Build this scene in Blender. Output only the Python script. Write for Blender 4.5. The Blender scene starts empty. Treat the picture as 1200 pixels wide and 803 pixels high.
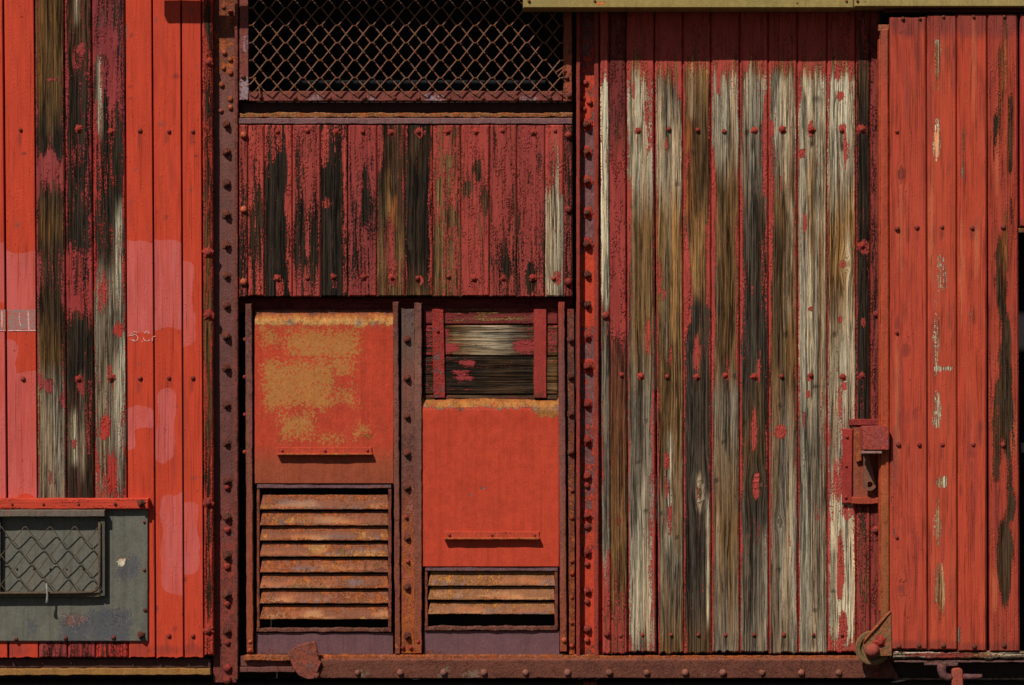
import bpy, bmesh, math, random
from mathutils import Vector, noise as mnoise
random.seed(7)
scene = bpy.context.scene
COL = scene.collection
S = 0.0025            # metres per unit of the measured drawing (the wall is 3 m wide)
CAMD = 9.0            # camera distance from the board wall
ZO = 2.2              # height of the drawing's centre above the ground

# ------------------------------------------------------------------ camera
cd = bpy.data.cameras.new('camera'); cam = bpy.data.objects.new('camera', cd); COL.objects.link(cam)
cam.location = (0, -CAMD, ZO); cam.rotation_euler = (math.radians(90), 0, 0)
cd.sensor_width = 36; cd.lens = 36 * CAMD / 3.0; cd.clip_end = 2000
scene.camera = cam
# ------------------------------------------------------------------ light
SUN = Vector((0.60, 1.0, -1.30))        # direction the sunlight travels
w = bpy.data.worlds.new("World"); scene.world = w; w.use_nodes = True
nt = w.node_tree; bg = nt.nodes['Background']
sk = nt.nodes.new('ShaderNodeTexSky'); sk.sky_type = 'NISHITA'; sk.sun_disc = False
sk.sun_elevation = math.atan2(1.30, math.hypot(0.60, 1.0))
sk.sun_rotation = math.atan2(-0.60, -1.0) % (2 * math.pi)
nt.links.new(sk.outputs[0], bg.inputs[0]); bg.inputs[1].default_value = 0.05
sd = bpy.data.lights.new('sun', 'SUN'); sd.energy = 5.0; sd.angle = math.radians(0.5); sd.color = (1, .965, .91)
sun = bpy.data.objects.new('sun', sd); COL.objects.link(sun); sun.location = (-4, -6, 8)
sun.rotation_euler = SUN.to_track_quat('-Z', 'Y').to_euler()
scene.view_settings.view_transform = 'Standard'; scene.view_settings.look = 'None'
scene.view_settings.exposure = -0.22; scene.view_settings.gamma = 1.0
scene.render.engine = 'CYCLES'

# ------------------------------------------------------------------ helpers
def P(x, y, d):
    f = (CAMD - d * S) / CAMD
    return ((x - 600) * S * f, -d * S, (401.5 - y) * S * f + ZO)

def lin(c, k=0.95):
    r = []
    for v in c:
        v = v / 255.0
        v = v / 12.92 if v <= .04045 else ((v + .055) / 1.055) ** 2.4
        r.append(min(v / k, 0.85))
    return tuple(r)

def sm(a, b, x):
    t = max(0.0, min(1.0, (x - a) / (b - a))); return t * t * (3 - 2 * t)

def nz(x, y, s=0.0):
    return mnoise.noise(Vector((x, y, s)))

WORLD = {}
def link(o, parent, loc):
    COL.objects.link(o)
    if parent is not None:
        o.parent = parent; pl = WORLD[parent.name]
        o.location = (loc[0] - pl[0], loc[1] - pl[1], loc[2] - pl[2])
    else:
        o.location = loc
    WORLD[o.name] = tuple(loc)
    return o

def thing(name, label, cat, x, y, d, group=None):
    o = bpy.data.objects.new(name, None); o.empty_display_size = .05
    link(o, None, P(x, y, d)); o['label'] = label; o['category'] = cat
    if group: o['group'] = group
    return o

def tag(o, label, cat, group=None):
    o['label'] = label; o['category'] = cat
    if group: o['group'] = group
    return o

def mesh_obj(name, verts, faces, mat, parent=None, smooth=False, attrs=None):
    n = len(verts)
    c = [sum(v[i] for v in verts) / n for i in range(3)]
    me = bpy.data.meshes.new(name)
    me.from_pydata([(v[0] - c[0], v[1] - c[1], v[2] - c[2]) for v in verts], [], faces)
    if attrs:
        for k, (typ, data) in attrs.items():
            a = me.attributes.new(k, typ, 'POINT')
            if typ == 'FLOAT': a.data.foreach_set('value', data)
            else: a.data.foreach_set('color', data)
    for m in (mat if isinstance(mat, (list, tuple)) else [mat]): me.materials.append(m)
    if smooth: me.polygons.foreach_set('use_smooth', [True] * len(me.polygons))
    me.update()
    o = bpy.data.objects.new(name, me)
    return link(o, parent, c)

def bm_obj(name, bm, mat, parent=None, smooth=False):
    bmesh.ops.recalc_face_normals(bm, faces=bm.faces[:])
    c = Vector((0, 0, 0))
    for v in bm.verts: c += v.co
    c /= max(1, len(bm.verts))
    for v in bm.verts: v.co -= c
    me = bpy.data.meshes.new(name); bm.to_mesh(me); bm.free()
    for m in (mat if isinstance(mat, (list, tuple)) else [mat]): me.materials.append(m)
    if smooth: me.polygons.foreach_set('use_smooth', [True] * len(me.polygons))
    o = bpy.data.objects.new(name, me)
    return link(o, parent, tuple(c))

# ------------------------------------------------------------------ node helper
class NB:
    def __init__(self, name):
        self.m = bpy.data.materials.new(name); self.m.use_nodes = True
        self.t = self.m.node_tree; self.b = self.t.nodes['Principled BSDF']
    def _in(self, sock, v):
        if hasattr(v, 'is_output'): self.t.links.new(v, sock)
        elif isinstance(v, tuple) and sock.type == 'RGBA' and len(v) == 3: sock.default_value = v + (1,)
        else: sock.default_value = v
    def math(self, op, a, b=0.0, c=None, clamp=False):
        n = self.t.nodes.new('ShaderNodeMath'); n.operation = op; n.use_clamp = clamp
        self._in(n.inputs[0], a); self._in(n.inputs[1], b)
        if c is not None: self._in(n.inputs[2], c)
        return n.outputs[0]
    def mix(self, f, a, b, mode='MIX'):
        n = self.t.nodes.new('ShaderNodeMix'); n.data_type = 'RGBA'; n.blend_type = mode
        self._in(n.inputs[0], f); self._in(n.inputs[6], a); self._in(n.inputs[7], b)
        return n.outputs[2]
    def scale(self, col, f):
        n = self.t.nodes.new('ShaderNodeVectorMath'); n.operation = 'SCALE'
        self._in(n.inputs[0], col); self._in(n.inputs[3], f)
        return n.outputs[0]
    def vec(self, x, y, z):
        n = self.t.nodes.new('ShaderNodeCombineXYZ')
        for i, v in enumerate((x, y, z)): self._in(n.inputs[i], v)
        return n.outputs[0]
    def noise(self, v, s=1.0, det=3.0, r=.55, dist=0.0):
        n = self.t.nodes.new('ShaderNodeTexNoise'); self._in(n.inputs['Vector'], v)
        n.inputs['Scale'].default_value = s; n.inputs['Detail'].default_value = det
        n.inputs['Roughness'].default_value = r; n.inputs['Distortion'].default_value = dist
        return n.outputs[0]
    def vor(self, v, s=1.0, feat='DISTANCE_TO_EDGE'):
        n = self.t.nodes.new('ShaderNodeTexVoronoi'); n.feature = feat; self._in(n.inputs['Vector'], v)
        n.inputs['Scale'].default_value = s
        return n.outputs[0]
    def step(self, x, a, b, lo=0.0, hi=1.0):
        n = self.t.nodes.new('ShaderNodeMapRange'); n.interpolation_type = 'SMOOTHSTEP'
        self._in(n.inputs[0], x); n.inputs[1].default_value = a; n.inputs[2].default_value = b
        n.inputs[3].default_value = lo; n.inputs[4].default_value = hi
        return n.outputs[0]
    def attr(self, name, fac=True):
        n = self.t.nodes.new('ShaderNodeAttribute'); n.attribute_name = name
        return n.outputs['Fac'] if fac else n.outputs['Color']
    def rnd(self):
        return self.t.nodes.new('ShaderNodeObjectInfo').outputs['Random']
    def sep(self, c):
        n = self.t.nodes.new('ShaderNodeSeparateColor'); self._in(n.inputs[0], c); return n.outputs
    def coord(self):
        return self.t.nodes.new('ShaderNodeTexCoord').outputs['Object']
    def pos(self):
        return self.t.nodes.new('ShaderNodeNewGeometry').outputs['Position']
    def done(self, col, rough, height=None, dist=.002, strength=1.0, metal=0.0, spec=.3):
        b = self.b
        self._in(b.inputs['Base Color'], col); self._in(b.inputs['Roughness'], rough)
        self._in(b.inputs['Metallic'], metal); b.inputs['Specular IOR Level'].default_value = spec
        if height is not None:
            n = self.t.nodes.new('ShaderNodeBump'); n.inputs['Distance'].default_value = dist
            n.inputs['Strength'].default_value = strength
            self._in(n.inputs['Height'], height); self.t.links.new(n.outputs[0], b.inputs['Normal'])
        return self.m

def peeling_wood(name):
    q = NB(name); M = q.math
    gx, gy, r = q.attr('gx'), q.attr('gy'), q.rnd()
    paint, wood = q.attr('col_paint', False), q.attr('col_wood', False)
    s = q.sep(q.attr('msk', False)); cov, lump, blot = s[0], s[1], s[2]; grime = q.attr('grime')
    def V(a, b, k): return q.vec(M('MULTIPLY', gx, a), M('MULTIPLY', r, k), M('MULTIPLY', gy, b))
    g1 = q.noise(V(310, 1.9, 37), det=6, r=.66)
    g2 = q.noise(V(70, .8, 91), det=3)
    g3 = q.noise(V(620, 4.0, 53), det=4, r=.6)
    fine = q.noise(V(700, 260, 5), det=2)
    g4 = q.noise(V(330, 17, 83), det=5, r=.7)
    gg = M('ADD', M('MULTIPLY', g1, .40), M('ADD', M('MULTIPLY', g2, .25), M('MULTIPLY', g4, .35)))
    gs = q.step(gg, .41, .59)
    tone = M('ADD', .44, M('MULTIPLY', gs, 1.02))
    wc = q.scale(wood, tone)
    # greyer and yellower bands of the same timber
    hue = q.step(q.noise(V(52, .9, 17), det=3), .44, .58)
    wc = q.mix(M('MULTIPLY', hue, .55), wc, q.mix(1.0, wc, (1.16, .90, .68), 'MULTIPLY'))
    hue2 = q.step(q.noise(V(60, 1.1, 67), det=3), .5, .64)
    wc = q.mix(M('MULTIPLY', hue2, .5), wc, q.mix(1.0, wc, (.86, .82, .84), 'MULTIPLY'))
    cr = q.step(g3, .56, .63)
    wc = q.mix(M('MULTIPLY', cr, .8), wc, q.scale(wc, .25))
    # long drying splits: thin contour lines of a stretched noise
    def ridge(v, wdt): return q.step(M('ABSOLUTE', M('SUBTRACT', v, .5)), wdt * .35, wdt, 1, 0)
    brk = q.step(q.noise(V(60, 4, 7), det=3), .42, .55)
    split = M('MULTIPLY', M('MAXIMUM', ridge(q.noise(V(75, .75, 101), det=4, r=.6), .024), ridge(q.noise(V(120, 1.3, 131), det=3), .020)), brk)
    wc = q.mix(M('MULTIPLY', split, .85), wc, q.scale(wc, .14))
    wc = q.scale(wc, M('ADD', .70, M('MULTIPLY', fine, .60)))
    # where the paint still holds
    n1 = q.noise(V(150, 8, 23), det=8, r=.64)
    n2 = q.noise(V(290, 190, 71), det=5, r=.66)
    val = M('ADD', cov, M('ADD', M('MULTIPLY', M('SUBTRACT', n1, .5), 2.3), M('MULTIPLY', M('SUBTRACT', n2, .5), 1.8)))
    mask = q.step(val, .47, .53)
    rim = M('MULTIPLY', q.step(val, .47, .50), q.step(val, .53, .66, 1, 0))
    # paint
    pv = q.noise(V(48, 9, 11), det=5, r=.6)
    pv2 = q.noise(V(330, 60, 3), det=3)
    pamp = M('ADD', .14, M('MULTIPLY', lump, .30))
    pc = q.scale(paint, M('ADD', 1.0, M('MULTIPLY', M('SUBTRACT', q.step(pv, .3, .7), .55), pamp)))
    # blisters: an older, duller coat under raised brighter flakes
    wob = M('MULTIPLY', q.noise(V(90, 60, 43), det=2), .9)
    cell = q.vor(q.vec(M('ADD', M('MULTIPLY', gx, 185), wob), M('MULTIPLY', r, 19), M('ADD', M('MULTIPLY', gy, 110), M('MULTIPLY', wob, 2.0))), 1.0, 'F1')
    clus = q.step(q.noise(V(60, 14, 59), det=5, r=.65), .50, .58)
    fl = M('MULTIPLY', q.step(cell, .22, .62, 1, 0), clus)
    flk = M('MULTIPLY', q.step(cell, .40, .54, 1, 0), clus)
    dull = q.mix(1.0, pc, (.82, .90, .88), 'MULTIPLY')
    pc = q.mix(M('MULTIPLY', lump, M('SUBTRACT', 1.0, flk)), pc, dull)
    flrim = M('MULTIPLY', M('MULTIPLY', M('MULTIPLY', q.step(cell, .42, .52), q.step(cell, .56, .70, 1, 0)), clus), lump)
    pc = q.mix(M('MULTIPLY', flrim, .30), pc, q.scale(pc, .4))
    pc = q.scale(pc, M('ADD', .90, M('MULTIPLY', fine, .20)))
    bl = q.step(M('ADD', blot, M('MULTIPLY', M('SUBTRACT', n2, .5), .45)), .46, .54)
    brush = q.step(q.noise(V(70, 6, 161), det=5, r=.65), .36, .60, .55, .95)
    pc = q.mix(M('MULTIPLY', bl, brush), pc, q.scale(q.attr('col_blot', False), M('ADD', .86, M('MULTIPLY', pv, .28))))
    # hairline grain cracks telegraphing through the film
    hair = M('MULTIPLY', q.step(q.noise(V(300, 3.2, 61), det=4), .60, .68), M('ADD', .34, M('MULTIPLY', lump, .5)))
    pc = q.mix(hair, pc, q.scale(pc, .38))
    spots = q.step(q.noise(V(120, 90, 97), det=2), .705, .74)
    pc = q.mix(M('MULTIPLY', spots, .7), pc, q.scale(pc, .25))
    # grime: grain lines, chalky fading and dark runs in old paint
    gl = q.step(M('ADD', M('MULTIPLY', g1, .6), M('MULTIPLY', g3, .4)), .50, .62)
    pc = q.mix(M('MULTIPLY', M('MULTIPLY', gl, grime), .62), pc, q.mix(1.0, pc, (.50, .46, .50), 'MULTIPLY'))
    pc = q.mix(M('MULTIPLY', M('MULTIPLY', split, grime), .75), pc, q.scale(pc, .3))
    chalk = q.step(q.noise(V(34, 3.5, 151), det=5, r=.65), .50, .66)
    pc = q.mix(M('MULTIPLY', M('MULTIPLY', chalk, grime), .40), pc, q.mix(1.0, pc, (1.02, 1.45, 1.5), 'MULTIPLY'))
    smut = q.step(q.noise(V(55, 11, 171), det=6, r=.7), .53, .68)
    pc = q.mix(M('MULTIPLY', M('MULTIPLY', smut, grime), .55), pc, q.mix(1.0, pc, (.52, .60, .70), 'MULTIPLY'))
    pc = q.mix(M('MULTIPLY', rim, .45), pc, q.scale(pc, .45))
    dirt = q.noise(V(30, 3, 43), det=4, r=.65)
    pc = q.mix(M('MULTIPLY', q.step(dirt, .5, .75), .28), pc, q.mix(1.0, pc, (.60, .56, .58), 'MULTIPLY'))
    col = q.mix(mask, wc, pc)
    hp = M('ADD', M('ADD', 1.3, M('MULTIPLY', M('MULTIPLY', M('ADD', M('MULTIPLY', flk, .5), fl), lump), 1.5)),
           M('SUBTRACT', M('MULTIPLY', g1, M('MULTIPLY', M('SUBTRACT', 1.25, lump), .22)), M('MULTIPLY', hair, .5)))
    hw = M('SUBTRACT', M('ADD', M('MULTIPLY', g1, .7), M('MULTIPLY', g4, .9)), M('ADD', M('MULTIPLY', cr, .9), M('MULTIPLY', split, 1.2)))
    h = M('ADD', M('MULTIPLY', mask, hp), M('MULTIPLY', M('SUBTRACT', 1.0, mask), hw))
    h = M('ADD', h, M('MULTIPLY', fine, .12))
    rough = M('ADD', M('MULTIPLY', mask, -.28), M('ADD', .82, M('MULTIPLY', n2, .15)))
    return q.done(col, rough, h, .0027, 1.0, spec=.1)

def peeling_steel(name):
    q = NB(name); M = q.math
    gx, gy, r = q.attr('gx'), q.attr('gy'), q.rnd()
    paint, under = q.attr('col_paint', False), q.attr('col_wood', False)
    s = q.sep(q.attr('msk', False)); cov, lump, blot = s[0], s[1], s[2]; grime = q.attr('grime')
    def V(a, b, k): return q.vec(M('MULTIPLY', gx, a), M('MULTIPLY', r, k), M('MULTIPLY', gy, b))
    a = q.noise(V(40, 32, 31), det=5, r=.65); b = q.noise(V(220, 200, 17), det=4, r=.65); c = q.noise(V(110, 90, 7), det=4, r=.7)
    uc = q.scale(under, M('ADD', .45, M('ADD', M('MULTIPLY', q.step(a, .3, .7), .5), M('MULTIPLY', q.step(b, .3, .7), .6))))
    uc = q.mix(M('MULTIPLY', q.step(c, .55, .68), .55), uc, q.mix(1.0, q.scale(uc, 1.5), (1.2, .75, .45), 'MULTIPLY'))
    uc = q.mix(M('MULTIPLY', q.step(q.noise(V(75, 60, 47), det=5, r=.7), .56, .66), .45), uc, q.scale(uc, .35))
    n1 = q.noise(V(55, 45, 23), det=6, r=.68); n2 = q.noise(V(230, 200, 71), det=3, r=.6)
    val = M('ADD', cov, M('ADD', M('MULTIPLY', M('SUBTRACT', n1, .5), 1.3), M('MULTIPLY', M('SUBTRACT', n2, .5), .8)))
    mask = q.step(val, .47, .53)
    rim = M('MULTIPLY', q.step(val, .47, .50), q.step(val, .52, .62, 1, 0))
    pc = q.scale(paint, M('ADD', .80, M('ADD', M('MULTIPLY', q.step(a, .3, .7), .20), M('MULTIPLY', n2, .18))))
    run = q.noise(V(120, 5, 83), det=3)
    pc = q.mix(M('MULTIPLY', q.step(run, .52, .7), .30), pc, q.mix(1.0, pc, (.72, .66, .6), 'MULTIPLY'))
    spots = q.step(q.noise(V(130, 110, 97), det=2), .72, .76)
    pc = q.mix(M('MULTIPLY', spots, .7), pc, q.scale(pc, .3))
    n3 = q.noise(V(170, 150, 37), det=6, r=.74)
    bl = q.step(M('ADD', M('MULTIPLY', blot, .62), M('ADD', M('MULTIPLY', M('SUBTRACT', n1, .5), .6), M('MULTIPLY', M('SUBTRACT', n3, .5), 2.3))), .40, .46)
    n5 = q.noise(V(330, 300, 57), det=3, r=.7)
    bc = q.scale(q.attr('col_blot', False), M('ADD', .25, M('ADD', M('MULTIPLY', c, .7), M('MULTIPLY', n5, .85))))
    bc = q.mix(M('MULTIPLY', q.step(n2, .52, .62), .6), bc, q.mix(1.0, bc, (.82, .95, 1.5), 'MULTIPLY'))
    pc = q.mix(M('MULTIPLY', bl, .9), pc, bc)
    pit = q.step(q.noise(V(260, 230, 13), det=5, r=.75), .55, .63)
    pc = q.mix(M('MULTIPLY', pit, M('MULTIPLY', lump, 1.1)), pc, q.scale(pc, .38))
    fresh = q.step(q.noise(V(190, 150, 29), det=5, r=.75), .56, .64)
    pc = q.mix(M('MULTIPLY', fresh, M('MULTIPLY', lump, .9)), pc, q.mix(1.0, pc, (1.45, 1.05, .78), 'MULTIPLY'))
    mott = q.noise(V(14, 9, 111), det=6, r=.68)
    pc = q.mix(M('MULTIPLY', q.step(mott, .46, .66), M('MULTIPLY', grime, .6)), pc, q.mix(1.0, pc, (.78, .86, .92), 'MULTIPLY'))
    runs = q.step(q.noise(V(90, 2.5, 133), det=4, r=.6), .52, .66)
    pc = q.mix(M('MULTIPLY', runs, M('MULTIPLY', grime, .45)), pc, q.mix(1.0, pc, (.70, .66, .66), 'MULTIPLY'))
    scr = M('MULTIPLY', q.step(M('ABSOLUTE', M('SUBTRACT', q.noise(V(36, 22, 141), det=5, r=.6), .5)), .002, .006, 1, 0), q.step(n1, .52, .6))
    pc = q.mix(M('MULTIPLY', scr, M('MULTIPLY', grime, .8)), pc, q.mix(1.0, pc, (.55, .6, .7), 'MULTIPLY'))
    pc = q.scale(pc, M('ADD', .82, M('MULTIPLY', n2, .36)))
    pc = q.mix(M('MULTIPLY', rim, .35), pc, q.scale(pc, .5))
    col = q.mix(mask, uc, pc)
    h = M('ADD', M('MULTIPLY', mask, M('ADD', .5, M('MULTIPLY', M('MULTIPLY', b, lump), 1.3))),
          M('ADD', M('MULTIPLY', c, M('ADD', .25, lump)), M('MULTIPLY', b, M('ADD', .12, M('MULTIPLY', lump, .5)))))
    return q.done(col, M('SUBTRACT', .85, M('MULTIPLY', mask, .25)), h, .0018, 1.0, spec=.12)

def rust(name, c1, c2, c3, sc=1.0, bump=.0016, flake=.5):
    q = NB(name); M = q.math
    p = q.pos(); r = q.rnd()
    n = q.t.nodes.new('ShaderNodeVectorMath'); n.operation = 'ADD'
    q.t.links.new(p, n.inputs[0]); q.t.links.new(q.vec(M('MULTIPLY', r, 13.), 0.0, M('MULTIPLY', r, 7.)), n.inputs[1])
    v = n.outputs[0]
    a = q.noise(v, 28 * sc, 5, .65); b = q.noise(v, 130 * sc, 5, .7); c = q.noise(v, 60 * sc, 5, .7)
    col = q.mix(q.step(a, .38, .62), lin(c1), lin(c2))
    col = q.mix(q.step(c, .52, .62, 0, .85), col, lin(c3))
    col = q.scale(col, M('ADD', .5, M('MULTIPLY', b, 1.0)))
    dk = q.step(q.noise(v, 85 * sc, 4, .7), .58, .66)
    col = q.mix(M('MULTIPLY', dk, .7), col, q.scale(col, .3))
    col = q.scale(col, M('ADD', .82, M('MULTIPLY', r, .36)))
    h = M('ADD', M('MULTIPLY', b, .6), M('ADD', M('MULTIPLY', c, .9), M('MULTIPLY', q.step(c, .52, .56), flake)))
    return q.done(col, .85, h, bump, 1.0, spec=.12)

def plain(name, c, rough=.8, var=.25, sc=60):
    q = NB(name); M = q.math
    n = q.noise(q.pos(), sc, 4, .6)
    col = q.scale(lin(c), M('ADD', 1 - var, M('MULTIPLY', n, 2 * var)))
    return q.done(col, rough, n, .0006, 1.0)

WOODM = peeling_wood('peeling_painted_wood')
STEELM = peeling_steel('peeling_painted_steel')
RUST = rust('brown_rust', (92, 52, 46), (116, 62, 50), (140, 74, 48))
RUSTO = rust('orange_rust', (138, 66, 40), (158, 84, 48), (110, 60, 50))
RUSTD = rust('dark_rust', (58, 38, 34), (76, 48, 40), (96, 60, 44))
RUSTM = rust('mauve_steel', (112, 76, 74), (98, 62, 60), (128, 72, 58))
RUSTR = rust('red_crusted_rust', (150, 56, 42), (120, 52, 44), (172, 66, 44), 1.3)
BOLTM = rust('bolt_rust', (84, 52, 44), (112, 60, 46), (140, 70, 46), 2.0, .0012)
BOLTR = rust('bolt_red', (150, 56, 44), (126, 54, 46), (100, 58, 48), 2.0, .0012)
BOLTO = rust('bolt_orange', (176, 88, 56), (160, 76, 50), (120, 66, 50), 2.0, .001)
RIVM = rust('rivet_brown', (126, 80, 70), (136, 82, 62), (112, 76, 66), 2.0, .0008, .2)
CRUST = rust('paint_crust', (172, 62, 44), (150, 52, 42), (128, 50, 42), 2.5, .002)
WIRE = rust('rusty_wire', (124, 88, 66), (130, 80, 56), (86, 60, 46), 1.5, .0005, .2)
WIRED = rust('dark_wire', (92, 78, 62), (80, 66, 52), (104, 84, 60), 1.5, .0003, .2)
DARK = plain('dark_lining', (40, 34, 34), .9)
DKSTEEL = plain('dark_steel', (62, 46, 42), .9)  # plain dark brown for the underframe girders
GREYS = rust('greenish_grey_steel', (92, 90, 80), (84, 84, 76), (100, 92, 76), .7, .0008, .1)
ZINC = plain('dull_zinc', (128, 124, 116), .5)

# ------------------------------------------------------------------ palette (as seen in sunlight)
RED = (192, 66, 42); RED2 = (174, 69, 58); MAR = (156, 64, 55); DRED = (122, 46, 46); ORED = (186, 66, 42)
PINK = (196, 92, 84)
Wd = dict(K=(52, 43, 34), KB=(76, 57, 40), BR=(122, 92, 58), OL=(106, 77, 44), GR=(130, 117, 98), PA=(180, 164, 136),
          WH=(208, 194, 162), TAN=(158, 120, 74), DR=(84, 44, 38), OR=(206, 120, 62), MV=(110, 74, 72), RO=(150, 80, 42),
          OC=(158, 102, 50), BRN=(104, 60, 48), YL=(172, 122, 70), GS=(98, 96, 86), BL=(98, 92, 92))
Wd['KG'] = (74, 64, 53); Wd['KT'] = (92, 70, 46)
Wl = {k: lin(v) for k, v in Wd.items()}
def lerp3(a, b, t): return tuple(a[i] + (b[i] - a[i]) * t for i in range(3))

def prep(spec):
    s = dict(spec)
    s['paint_l'] = lin(s.get('paint', RED)); s['blot_l'] = lin(s.get('blotcol', PINK))
    if 'paints' in s: s['paints_l'] = [(y, lin(c)) for y, c in s['paints']]
    if not isinstance(s.get('keys'), list): s['keys'] = [(0, 1.6, 'BR')]
    s['seed'] = random.random() * 100
    return s

def keyed(keys, y):
    if y <= keys[0][0]: return keys[0][1:]
    if y >= keys[-1][0]: return keys[-1][1:]
    for a, b in zip(keys, keys[1:]):
        if y <= b[0]:
            t = (y - a[0]) / max(1e-6, b[0] - a[0]); return (a, b, t)

def ev(s, x, y, xl, xr, along):
    """paint cover, timber colour, paint colour ... at one point; along = the coordinate that runs with the grain"""
    sd = s['seed']
    ac = xl if s.get('_v', True) else y
    k = keyed(s['keys'], along + s['_j'] * (7 * nz(x * .15, along * .02, sd) + 16 * nz(ac * .45, along * .006, sd + 9)))
    if len(k) == 3 and isinstance(k[0], tuple):
        a, b, t = k; cov = a[1] + (b[1] - a[1]) * t; wc = lerp3(Wl[a[2]], Wl[b[2]], t)
    else:
        cov, wc = k[0], Wl[k[1]]
    e = s.get('edge')
    if e: cov += e[0] * max(0.0, 1 - min(xl, xr) / e[1])
    for (bx, by, rx, ry, dc) in s.get('blobs', ()):
        r = ((x - bx) / rx) ** 2 + ((y - by) / ry) ** 2 + .45 * nz(x * .13, y * .05, sd + bx)
        if r < 1.25: cov += dc * sm(1.25, .45, r)
    for (bx, hw, y0, y1, wn, st) in s.get('streaks', ()):
        t = (along - y0) / (y1 - y0)
        if -.1 < t < 1.1:
            cx = bx + 2.2 * nz(along * .012, bx, sd)
            wgt = math.exp(-((x - cx) / hw) ** 2) * sm(-.1, .15, t) * sm(1.1, .85, t) * st
            wgt *= 1.15 + 1.0 * nz(ac * .55, along * .008, sd + bx * .3)
            wc = lerp3(wc, Wl[wn], max(0, min(1, wgt)))
    for (bx, by, rx, ry, wn, st) in s.get('spots', ()):
        r = ((x - bx) / rx) ** 2 + ((y - by) / ry) ** 2
        if r < 1.4: wc = lerp3(wc, Wl[wn], st * sm(1.4, .4, r))
    pc = s['paint_l']
    if 'paints_l' in s:
        kk = keyed(s['paints_l'], along)
        pc = lerp3(kk[0][1], kk[1][1], kk[2]) if len(kk) == 3 else kk[0]
    for (bx, by, rx, ry, rgb, st) in s.get('marks', ()):
        if abs(x - bx) < 2 * rx and abs(y - by) < 2 * ry:
            r = ((x - bx) / rx) ** 2 + ((y - by) / ry) ** 2 + .5 * nz(x * .3, y * .12, sd + bx)
            if r < 1.6: pc = lerp3(pc, lin(rgb), st * sm(1.6, .3, r))
    bl = -1.0
    for (x0, y0, x1, y1, rad) in s.get('blotch', ()):
        cx, cy, hx, hy = (x0 + x1) / 2, (y0 + y1) / 2, (x1 - x0) / 2 - rad, (y1 - y0) / 2 - rad
        dx, dy = abs(x - cx) - hx, abs(y + 7 * math.sin(sd * 7.1) - cy) - hy
        dd = math.hypot(max(dx, 0), max(dy, 0)) + min(max(dx, dy), 0) - rad
        dd += 6.0 * nz(x * .05, y * .04, sd) + 1.2 * nz(x * .25, y * .2, sd)
        bl = max(bl, -dd / s.get('soft', 10))
    bl = max(0.0, min(1.0, .5 + bl))
    return cov, wc, pc, bl, s.get('lump', .15)

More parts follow.
